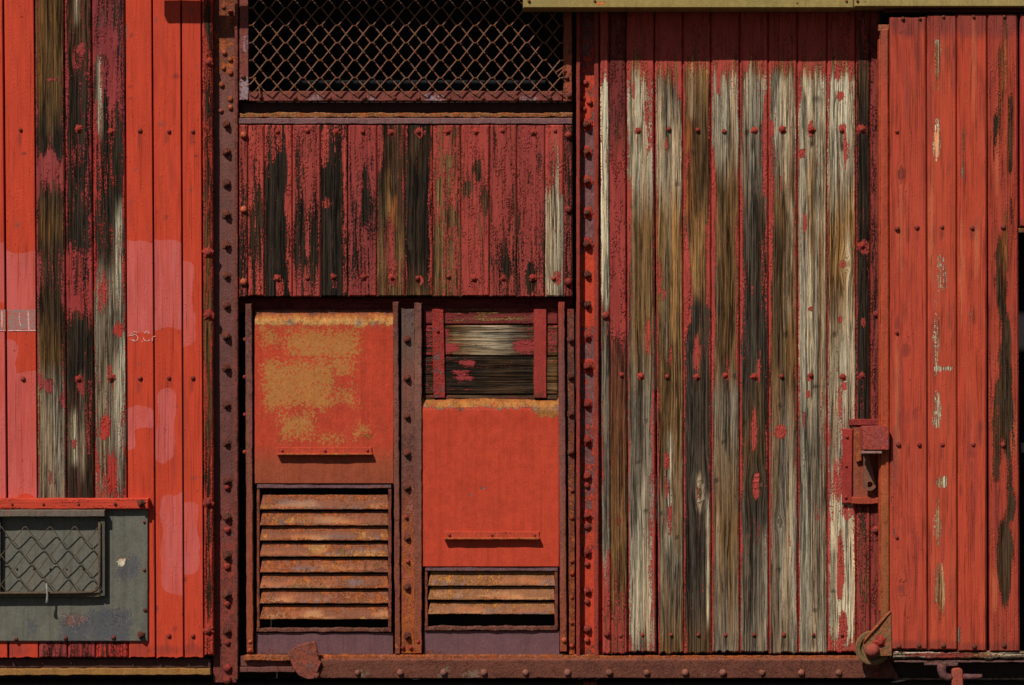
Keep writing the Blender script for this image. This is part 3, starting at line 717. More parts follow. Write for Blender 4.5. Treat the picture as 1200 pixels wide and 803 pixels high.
for y in (569, 617, 661, 705, 750): bolt(pR, 688, y, -12.5, 4.0, 'dome', [BOLTR], 'rivet')
for (x, y) in ((686, 97), (683, 115), (691, 120), (684, 128)): bolt(pR, x, y, -12.5, 3.4, 'dome', [RUSTR], 'rivet')
slab('post_foot', pR, 684, 700, 798.5, 830, -14, 10, STEELM, dict(paint=(140, 64, 46), keys=[(0, .6, 'BRN')], lump=.4))

# ================================================================== wire grille
gr = thing('wire_grille', 'large rusty chain-link grille in a riveted steel frame at the top', 'grille', 475, 118, -4)
fsp = dict(paint=(126, 66, 56), keys=[(0, .7, 'BRN')], lump=.6, blotcol=(150, 128, 128), blotch=[(362, 108, 378, 117, 3), (430, 110, 446, 117, 2), (500, 109, 520, 117, 3), (610, 108, 630, 118, 4), (283, 40, 292, 64, 3), (283, 92, 292, 118, 3)])
slab('frame', gr, 280.5, 291.5, -70, 117.5, -4.5, 6, STEELM, fsp, ch=.8, wob=.6)
slab('frame', gr, 292, 659.5, 107, 118.5, -4, 6, STEELM, fsp, ch=.8, wob=.6, rag=(0, 0))
slab('frame', gr, 660, 670.5, -70, 119, -4, 6, STEELM, dict(paint=(150, 76, 52), keys=[(0, .6, 'BRN')], lump=.6), ch=.8, wob=.6)
slab('frame', gr, 292, 659.5, -70, -58, -4, 6, STEELM, fsp, ch=.8, wob=.6)
for x, y in [(285, y) for y in (90,)] + [(x, 115) for x in (306, 346, 386, 427, 462, 490, 526, 566, 605, 644)] + [(664, 91), (667, 112)]:
    bolt(gr, x, y, -4, 3, 'dome', [BOLTM], 'rivet')
bm = bmesh.new()
rows = [-52 + .3, -31.4, -11, 9.5, 30, 50.4, 71, 91.5, 110.3]
X0 = 293
for j in range(len(rows) - 1):
    ya, yb = rows[j], rows[j + 1]
    for ph in (0, 1):
        pts = []
        nmax = 19
        for i in range(nmax):
            up = (i + ph) % 2 == 0
            x = X0 + 1.5 + i * 20.2; y = ya if up else yb
            if x > 661: break
            jx = .9 * nz(i * .7, j, 3.); jy = .7 * nz(i * .9, j, 8.)
            x += jx; y += jy
            # '/' strands run in front, '\' strands behind; a short bar lies across at each bend
            y += .3 if up else -.3
            pts.append(P(x - 2.0, y, -1.3 + (1.3 if not up else -1.3)))
            pts.append(P(x + 2.0, y, -1.3 + (1.3 if up is False else -1.3)) if False else P(x + 2.0, y, -1.3 + (-1.3 if not up else 1.3)))
        # depth: leaving an upper bend to the right the wire goes down ('\'), leaving a lower bend it rises ('/')
        q = []
        for i in range(0, len(pts), 2):
            up = ((i // 2) + ph) % 2 == 0
            a = Vector(pts[i]); b = Vector(pts[i + 1])
            dF, dB = .3, -2.9
            a.y = -(dF if up else dB) * S; b.y = -(dB if up else dF) * S
            q += [a, b]
        tube_bm(bm, q, .80 * S, 6)
# tied-off wire ends at the left corner and right corner
tube_bm(bm, [P(300, 91, 0), P(294, 98, 1), P(289, 101, 1)], .9 * S, 5)
tube_bm(bm, [P(298, 92, 0), P(303, 100, 1), P(305, 112, 1), P(303, 113, 1)], .8 * S, 5)
tube_bm(bm, [P(651, 85, 0), P(659, 80, 1), P(662, 78, 0)], .9 * S, 5)
tube_bm(bm, [P(654, 90, 0), P(660, 83, 1), P(659, 79, 0)], .9 * S, 5)
bm_obj('wire_netting', bm, WIRE, gr, False)
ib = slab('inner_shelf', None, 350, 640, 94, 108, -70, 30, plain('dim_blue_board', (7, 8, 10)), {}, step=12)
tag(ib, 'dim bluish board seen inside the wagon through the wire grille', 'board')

# ================================================================== ledge under the grille
ld = thing('steel_ledge', 'scaly rusted steel ledge between the wire grille and the peeling red board panel', 'ledge', 475, 146, -6)
slab('back_strip', ld, 280, 671, 119.5, 135, -18, 3, STEELM, dict(paint=(58, 40, 36), keys=[(0, .8, 'BRN')], lump=.5))
slab('ledge_lip', ld, 280, 671, 132.5, 138, -5.5, 14, STEELM, dict(paint=(150, 100, 62), keys=[(0, .55, 'RO')], lump=1.0), ch=1, wob=1.5, step=3)
slab('ledge_face', ld, 280, 671, 138.4, 145.6, -3.5, 14, STEELM, dict(paint=(122, 86, 84), keys=[(0, .75, 'RO')], lump=.7), ch=1, wob=.6, step=3)

# ================================================================== peeling red board panel (middle)
mp_ = thing('board_panel', 'row of short upright boards with blistered dark red paint below the wire grille', 'panel', 475, 348, -4)
MP = [
 (280.5, 290.7, dict(paint=MAR, keys=[(146, 0.70, 'K'), (230, 0.60, 'K'), (345, 0.40, 'K')], lump=0.68), 13),
 (291, 309.7, dict(paint=RED2, keys=[(146, 0.80, 'K'), (220, 0.65, 'K'), (250, 0.25, 'KB'), (310, 0.35, 'K'), (345, 0.50, 'KB')], lump=0.60, edge=(.4, 4)), 2.6),
 (310.2, 342.7, dict(paint=RED2, keys=[(146, 0.70, 'K'), (180, 0.50, 'K'), (195, 0.03, 'K'), (320, 0.03, 'K'), (340, 0.20, 'K')], lump=0.52, blobs=[(340, 250, 6, 100, .7), (327, 335, 6, 14, .6), (314, 200, 3, 20, .5)], edge=(.2, 3)), 2.6),
 (343.2, 375.7, dict(paint=MAR, keys=[(146, 0.80, 'K'), (225, 0.65, 'K'), (255, 0.30, 'K'), (310, 0.28, 'K'), (325, 0.60, 'K'), (346, 0.70, 'K')], lump=0.45, edge=(.4, 5), blobs=[(360, 250, 4, 60, .4), (350, 200, 3, 30, -.2), (370, 290, 4, 30, -.2)]), 2.6),
 (376.2, 407.7, dict(paint=RED2, keys=[(146, 0.52, 'K'), (175, 0.25, 'K'), (200, 0.03, 'K'), (330, 0.03, 'K'), (345, 0.10, 'K')], lump=0.52, blobs=[(404, 250, 4, 100, .6), (381, 170, 5, 30, .5), (384, 238, 8, 8, .6), (392, 330, 5, 12, .5)]), 2.6),
 (408.2, 441.7, dict(paint=(142, 59, 53), keys=[(146, 0.82, 'K'), (200, 0.70, 'K'), (250, 0.62, 'K'), (300, 0.62, 'K'), (346, 0.75, 'K')], lump=0.34, streaks=[(428, 2.5, 200, 300, 'K', .9)], blobs=[(428, 230, 3, 45, -.55), (417, 270, 2, 40, -.3), (435, 250, 2, 40, -.3)], paints=[(146, (156, 62, 54)), (250, (138, 58, 54)), (346, (144, 59, 53))]), 2.6),
 (442.2, 474.7, dict(paint=MAR, keys=[(146, 0.40, 'KB'), (180, 0.25, 'KB'), (250, 0.20, 'KB'), (300, 0.30, 'BR'), (346, 0.25, 'BR')], lump=0.60, edge=(.3, 4), streaks=[(455, 3, 200, 260, 'TAN', .8), (461, 3, 230, 270, 'OR', .6)], blobs=[(458, 290, 6, 40, .5), (460, 320, 6, 20, .4), (445, 170, 3, 40, .4)]), 2.6),
 (475.2, 507.3, dict(paint=RED2, keys=[(146, 0.25, 'K'), (170, 0.03, 'KB'), (210, 0.03, 'K'), (260, 0.03, 'K'), (300, 0.03, 'K'), (330, 0.03, 'KB'), (346, 0.05, 'BR')], lump=0.52, edge=(.45, 4), blobs=[(504, 260, 4, 100, .4), (492, 328, 5, 7, .7), (492, 155, 8, 6, .5)], knots=[(480, 288, 2.5)], spots=[(480, 288, 3, 3, 'K', .9)]), 2.6),
 (507.8, 540.2, dict(paint=RED2, keys=[(146, 0.65, 'BR'), (200, 0.52, 'BR'), (260, 0.56, 'BR'), (300, 0.40, 'BR'), (346, 0.45, 'BR')], lump=0.68, blobs=[(512, 300, 5, 40, -.4), (530, 255, 6, 14, -.4), (515, 225, 4, 14, -.4), (525, 190, 5, 10, -.3)]), 2.6),
 (540.7, 573.6, dict(paint=(166, 66, 56), keys=[(146, 0.90, 'KB'), (200, 0.70, 'KB'), (300, 0.75, 'BR'), (346, 0.75, 'KB')], lump=0.45, blobs=[(560, 200, 5, 14, -.5), (569, 235, 4, 20, -.45), (547, 222, 5, 10, -.4)]), 2.6),
 (574.1, 605.7, dict(paint=(158, 64, 55), keys=[(146, 0.82, 'KB'), (250, 0.78, 'KB'), (310, 0.58, 'K'), (346, 0.65, 'KB')], lump=0.71, blobs=[(594, 315, 5, 14, -.4), (598, 240, 4, 30, -.3)]), 2.6),
 (606.2, 638.7, dict(paint=(156, 63, 56), keys=[(146, 0.85, 'KB'), (260, 0.75, 'KB'), (310, 0.65, 'K'), (346, 0.65, 'KB')], lump=0.41, blobs=[(622, 325, 6, 18, -.5), (632, 190, 3, 14, -.4)], edge=(-.15, 4)), 2.6),
 (639.2, 660.6, dict(paint=RED2, keys=[(146, 0.75, 'PA'), (220, 0.55, 'PA'), (245, 0.05, 'PA'), (310, 0.08, 'PA'), (346, 0.10, 'PA')], lump=0.56, edge=(.35, 4), blobs=[(652, 325, 5, 10, .6), (645, 150, 5, 40, .2)]), 2.6),
 (661, 670.8, dict(paint=MAR, keys=[(146, 0.45, 'K'), (200, 0.60, 'K'), (346, 0.60, 'K')], lump=0.68), 13)]
for (a, b, sp, _r) in MP:
    p = slab('plank', mp_, a, b, 146.3, 348 + random.uniform(-.8, .8), -4 + random.uniform(-.8, .5), 12, WOODM, sp, step=3.2, rag=(0, .8))
    if b - a < 12:
        for y in (158.5, 245.5, 330.5): bolt(p, (a + b) / 2, y, -3.5, 4.4, 'dome', [BOLTO if a < 300 else BOLTR])
    elif b - a > 20:
        for y in (154, 325): bolt(p, (a + b) / 2 + random.uniform(-2, 2), y + random.uniform(-1, 1.5), -4, 2.7, random.choice(['dome', 'flakes']), [BOLTR, CRUST])

# ================================================================== ventilator bay (below the panel)
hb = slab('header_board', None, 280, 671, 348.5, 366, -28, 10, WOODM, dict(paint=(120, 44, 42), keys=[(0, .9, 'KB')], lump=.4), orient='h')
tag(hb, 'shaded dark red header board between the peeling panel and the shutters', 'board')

def louvre_vent(label, x0, x1, y0, slat_tops, sh, y1, spec, apron_y):
    t = thing('louvre_vent', label, 'vent', (x0 + x1) / 2, 767, -20, 'rusty louvre vents below the sheet shutters')
    fs = dict(paint=(112, 66, 54), keys=[(0, .55, 'BRN')], lump=.5)
    slab('frame', t, x0 - 1, x1 + 1, y0, y0 + 6, -15, 8, STEELM, dict(paint=(112, 80, 82), keys=[(0, .7, 'RO')], lump=.5), ch=.8, wob=.4)
    slab('frame', t, x0 - 1, x0 + 2.5, y0 + 6.3, y1, -15.5, 8, STEELM, dict(fs, paint=(140, 72, 50)), ch=.6, wob=.4)
    slab('frame', t, x1 - 3, x1 + 1, y0 + 6.3, y1, -15.5, 8, STEELM, dict(fs, paint=(130, 68, 50)), ch=.6, wob=.4)
    slab('frame', t, x0 - 1, x1 + 1, y1 + .3, y1 + 5, -14.5, 12, STEELM, dict(fs, paint=(120, 76, 62), lump=1.0), ch=.8, wob=.9, step=3)
    for k, yt in enumerate(slat_tops):
        hh = sh if k else sh + 1
        s2 = dict(spec); s2['blobs'] = [(x0 + random.uniform(20, 140), yt + hh * .6, random.uniform(20, 50), 5, random.uniform(.1, .35)) for _ in range(2)]
        s2['spots'] = [(x0 + random.uniform(10, 150), yt + hh * random.uniform(.5, 1), random.uniform(12, 40), 4, random.choice(['OC', 'RO', 'YL', 'BR', 'BRN']), .7) for _ in range(4)]
        if k == 3 and len(slat_tops) > 5: s2['spots'].append((372, yt + 6, 13, 6, 'TAN', .7)); s2['blobs'].append((372, yt + 6, 14, 7, -1.0))
        s2['marks'] = [(x0 + random.uniform(2, 156), yt + hh * random.uniform(.55, 1.0), random.uniform(8, 24), random.uniform(2, 4), random.choice([(176, 104, 62), (164, 92, 56), (186, 128, 84), (120, 96, 90)]), random.uniform(.5, .9)) for _ in range(9)]
        dx = random.uniform(-1, 1)
        slab('slat', t, (x0 + 6 + dx, x0 + 2.5), (x1 - 4, x1 - 2.5), yt - 1 + random.uniform(-.6, .6), yt + hh + random.uniform(-.4, .4), -21.5, 2.2, STEELM, s2, ch=.7, chd=.3, step=3.5, wob=.5,
             prof=lambda u, v: 5.5 * (v ** .8), grid_back=True)
    slab('apron', t, x0 - 3, x1 + 3, y1 + 5.3, apron_y, -18, 4, STEELM, dict(paint=(104, 72, 74), keys=[(0, .95, 'BRN')], lump=.2, blobs=[(x0, apron_y, 60, 6, -.4)]), warp=.8, ch=.6)
    # dark sheet added behind slats and gaps to hide the sunlit interior
    slab('dark_backing', t, x0 - 26, x1 + 21, 345, apron_y, -60, 3, plain('dark_backing_sheet', (44, 32, 28), .9), {}, step=20)
    return t
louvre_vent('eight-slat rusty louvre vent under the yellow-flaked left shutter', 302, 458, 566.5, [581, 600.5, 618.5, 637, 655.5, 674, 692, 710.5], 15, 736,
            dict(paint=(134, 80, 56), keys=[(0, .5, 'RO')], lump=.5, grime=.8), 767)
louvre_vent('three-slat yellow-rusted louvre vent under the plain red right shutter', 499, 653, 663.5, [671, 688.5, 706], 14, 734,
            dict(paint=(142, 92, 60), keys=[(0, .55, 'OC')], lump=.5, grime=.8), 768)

def shutter(label, x0, x1, y0, y1, spec, hx0, hx1, hy):
    t = thing('sheet_shutter', label, 'shutter', (x0 + x1) / 2, y1, -16, 'sliding steel sheet shutters over the louvre vents')
    def prof(u, v):
        y = y0 + v * (y1 - y0)
        b = -7.5 * (1 - sm(0, 15, y - y0)) + .7 * sm(8, 18, y - y0) * (1 - sm(18, 40, y - y0))
        return b + .6 * math.sin(u * 5 + v * 4) * .4
    slab('sheet', t, x0, x1, y0, y1, -13.5, 2.2, STEELM, spec, ch=.9, chd=.7, step=4, prof=prof, grid_back=True, rag=(1.2, 0), wob=.3)
    h = slab('handle', t, hx0, hx1, hy, hy + 8, -11.3, 2.4, STEELM, dict(paint=(176, 68, 46), keys=[(0, .85, 'OC')], lump=.5), ch=.7, wob=.4)
    slab('handle_lip', h, hx0 - .5, hx1 + .5, hy + 7.2, hy + 9.6, -5.2, 8, STEELM, dict(paint=(178, 84, 50), keys=[(0, .6, 'OC')], lump=.5), ch=.6, wob=.4)
    for q in (.05, .5, .95): bolt(h, hx0 + (hx1 - hx0) * q, hy + 4, -11.3, 1.8, 'dome', [BOLTR], 'rivet')
    return t
shutter('red sheet shutter with large yellow-ochre flaked patches and worn top edge with painted highlight', 298.5, 461.5, 363, 567,
        dict(paint=(182, 64, 40), blotcol=(172, 114, 56), lump=.18, soft=26, grime=.8, keys=[(360, .1, 'BRN'), (366, .25, 'BRN'), (369, .35, 'RO'), (373, .35, 'OC'), (376, .25, 'YL'), (380, .3, 'YL'), (383, .95, 'OC'), (390, 1.3, 'RO'), (545, 1.3, 'RO'), (567, .95, 'RO')],  # yellow keys paint the highlight along the bent top edge
             paints=[(360, (150, 72, 48)), (378, (170, 70, 46)), (390, (184, 64, 40)), (520, (176, 64, 42)), (545, (150, 72, 46)), (567, (146, 70, 46))],
             blotch=[(303, 386, 330, 410, 6), (330, 388, 425, 424, 12), (306, 424, 394, 484, 9), (385, 420, 418, 448, 8), (325, 484, 368, 518, 6), (372, 512, 402, 522, 3), (415, 500, 435, 514, 4), (395, 455, 418, 480, 6), (308, 470, 330, 486, 5)],
             spots=[(420, 378, 4, 3, 'BL', .9), (340, 378, 6, 3, 'BL', .6), (440, 382, 6, 4, 'BL', .7)], blobs=[(430, 511, 10, 5, -1.0), (420, 382, 7, 5, -.6)]), 325, 436, 524)
shutter('plain red sheet shutter slid lower with an ochre rusted top edge', 495, 655.5, 464, 664.5,
        dict(paint=(184, 65, 42), lump=.12, grime=.6, keys=[(460, .1, 'BRN'), (467, .2, 'RO'), (471, .3, 'OC'), (476, .42, 'OC'), (480, .62, 'BL'), (484, 1.15, 'RO'), (490, 1.35, 'RO'), (664, 1.3, 'RO')],
             blobs=[(640, 482, 16, 9, -1.0), (652, 500, 5, 40, -.5), (566, 572, 3, 2, -1.2), (551, 581, 3, 3, -1.2), (577, 574, 2, 2, -1.2), (543, 595, 2, 2, -1.2), (500, 630, 3, 5, -.9), (497, 600, 2, 40, -.5)],
             spots=[(566, 572, 4, 3, 'BL', .9), (551, 581, 4, 4, 'BL', .9), (577, 574, 3, 3, 'BL', .9), (543, 595, 3, 3, 'BL', .9), (500, 630, 5, 6, 'BL', .9), (640, 484, 14, 8, 'OC', .8)]), 521, 632, 623)

# guides and mullion
g1_ = thing('guide_rail', 'narrow rusty guide rail on the left side of the yellow-flaked shutter', 'rail', 292, 767, -10, 'vertical guides of the sheet shutters')
slab('rail_bar', g1_, (287.5, 289), (295.5, 297), 356, 765, -9.5, 8, STEELM, dict(paint=(120, 70, 58), keys=[(350, .35, 'BRN'), (420, .6, 'MV'), (600, .7, 'BRN'), (768, .8, 'RO')], lump=.6, paints=[(356, (118, 74, 66)), (560, (128, 72, 56)), (768, (150, 72, 46))]), ch=.9, wob=.6)
for y in (398, 442, 486, 530): bolt(g1_, 287, y, -13, 2.6, 'dome', [RUSTR])
for y in (752, 762): bolt(g1_, 293, y, -9.5, 2.4, 'dome', [BOLTO])
mu = thing('mullion', 'rusted steel mullion with bolts between the two sheet shutters', 'post', 480, 767, -12)
slab('rail_bar', mu, (460.5, 463), (467, 469.5), 354, 767, -9, 8, STEELM, dict(paint=(116, 70, 58), keys=[(350, .2, 'BRN'), (385, .25, 'BRN'), (400, .7, 'MV'), (768, .6, 'RO')], lump=.6, paints=[(356, (96, 58, 48)), (460, (122, 78, 66)), (767, (124, 66, 48))]), ch=.9, wob=.7, rag=(2, 1))
slab('web', mu, 470.5, 486, 362, 766, -12, 5, STEELM, dict(paint=(120, 84, 80), keys=[(360, .6, 'MV'), (420, .8, 'MV'), (560, .5, 'BRN'), (640, .45, 'RO'), (768, .4, 'RO')], lump=.45, paints=[(362, (98, 78, 70)), (410, (108, 78, 66)), (440, (116, 72, 58)), (540, (114, 74, 62)), (600, (150, 84, 68)), (660, (164, 84, 66)), (766, (150, 76, 50))]), ch=.6, rag=(2, 0))
slab('flange', mu, 485.5, 494.5, 355, 766, -10.5, 6, STEELM, dict(paint=(134, 86, 76), keys=[(350, .35, 'BRN'), (380, .75, 'MV'), (500, .7, 'MV'), (766, .6, 'RO')], lump=.5, paints=[(355, (112, 68, 56)), (420, (126, 84, 70)), (560, (114, 72, 62)), (766, (150, 78, 50))]), ch=.9, wob=.5, rag=(2, 0))
for y in (398, 443, 488, 531, 571, 630, 688, 745): bolt(mu, 477, y, -12, 3.6, 'nut', [BOLTM])
for x, y in ((472, 759), (481, 759), (490, 752), (478, 658), (476, 606)): bolt(mu, x, y, -11, 2.6, 'dome', [BOLTR], 'rivet')
g2_ = thing('guide_rail', 'paired rusty guide rail on the right side of the plain red shutter', 'rail', 663, 767, -10, 'vertical guides of the sheet shutters')
slab('rail_bar', g2_, (654, 656.5), (662, 664.5), 354, 764, -9, 8, STEELM, dict(paint=(124, 66, 52), keys=[(354, .8, 'BRN'), (400, .8, 'BRN'), (500, .7, 'MV'), (764, .6, 'RO')], lump=.55, paints=[(354, (150, 62, 46)), (420, (120, 70, 62)), (560, (126, 76, 66)), (764, (140, 70, 46))]), ch=.9, wob=.5, rag=(1, 0))
slab('rail_bar', g2_, (664.5, 666.5), (673, 674), 362, 767, -15, 5, STEELM, dict(paint=(112, 62, 50), keys=[(354, .5, 'BRN'), (767, .5, 'RO')], lump=.9, paints=[(362, (140, 66, 44)), (420, (100, 64, 56)), (600, (120, 66, 50)), (767, (150, 66, 44))]), ch=.6, wob=.4)
for y in (398, 441, 485, 530): bolt(g2_, 668.5, y, -15, 3.6, 'nut', [BOLTM])
for y in (575, 607, 658, 672, 700, 730, 757): bolt(g2_, 670, y, -15, 2.6, 'dome', [RUSTR], 'rivet')
bolt(g2_, 661, 750, -9, 3.2, 'dome', [BOLTO], 'rivet')

# horizontal boards above the right shutter
cb = thing('cross_board_panel', 'weathered horizontal boards with two red steel straps above the right shutter', 'panel', 575, 466, -20)
for (a, b, sp) in ((361, 380.5, dict(paint=(128, 48, 46), keys=[(495, .85, 'BR'), (540, .6, 'TAN'), (620, .6, 'TAN'), (650, .85, 'BR')], lump=.7)),
                   (381.5, 417.2, dict(paint=(150, 56, 54), keys=[(495, .5, 'KB'), (520, .45, 'KB'), (535, .15, 'BR'), (575, .05, 'PA'), (600, .12, 'GR'), (622, .5, 'KB'), (655, .5, 'BR')], lump=.3,
                        streaks=[(399, 9, 540, 610, 'PA', .7), (412, 3, 530, 620, 'PA', .8), (388, 4, 540, 610, 'GR', .5)], blobs=[(525, 408, 14, 7, .7), (612, 406, 14, 8, .6), (520, 390, 8, 6, .5)])),
                   (418.2, 462.5, dict(paint=(150, 56, 54), keys=[(495, .3, 'KB'), (522, .2, 'K'), (545, .16, 'K'), (590, .06, 'KB'), (625, .06, 'K'), (655, .2, 'BR')], lump=.3,
                        blobs=[(548, 426, 9, 5, .8), (540, 436, 14, 4, .6), (545, 444, 12, 4, .5)])),
                   (463.2, 490, dict(paint=(150, 56, 54), keys=[(495, .3, 'KB')], lump=.3))):
    sp = dict(sp)
    if 'streaks' in sp: pass
    slab('plank', cb, 495.5, 654, a, b, -19.5 + random.uniform(-.5, .5), 10, WOODM, sp, orient='h', step=3.6)
# pale weathered bands run along the grain
slab('strap', cb, (506, 508), (520, 522), 362, 466.5, -16.5, 2.4, STEELM, dict(paint=(150, 52, 44), keys=[(360, .7, 'BL'), (466, .6, 'BL')], lump=1.0), ch=.6, wob=.4)
slab('strap', cb, 625.5, 640.5, 362, 466.5, -16.5, 2.4, STEELM, dict(paint=(150, 54, 46), keys=[(360, 1.1, 'BL'), (440, 1.0, 'BRN'), (466, .5, 'BRN')], lump=.35), ch=.6, wob=.3)
bolt(cb, 513, 388, -16.5, 2.2, 'dome', [BOLTR])

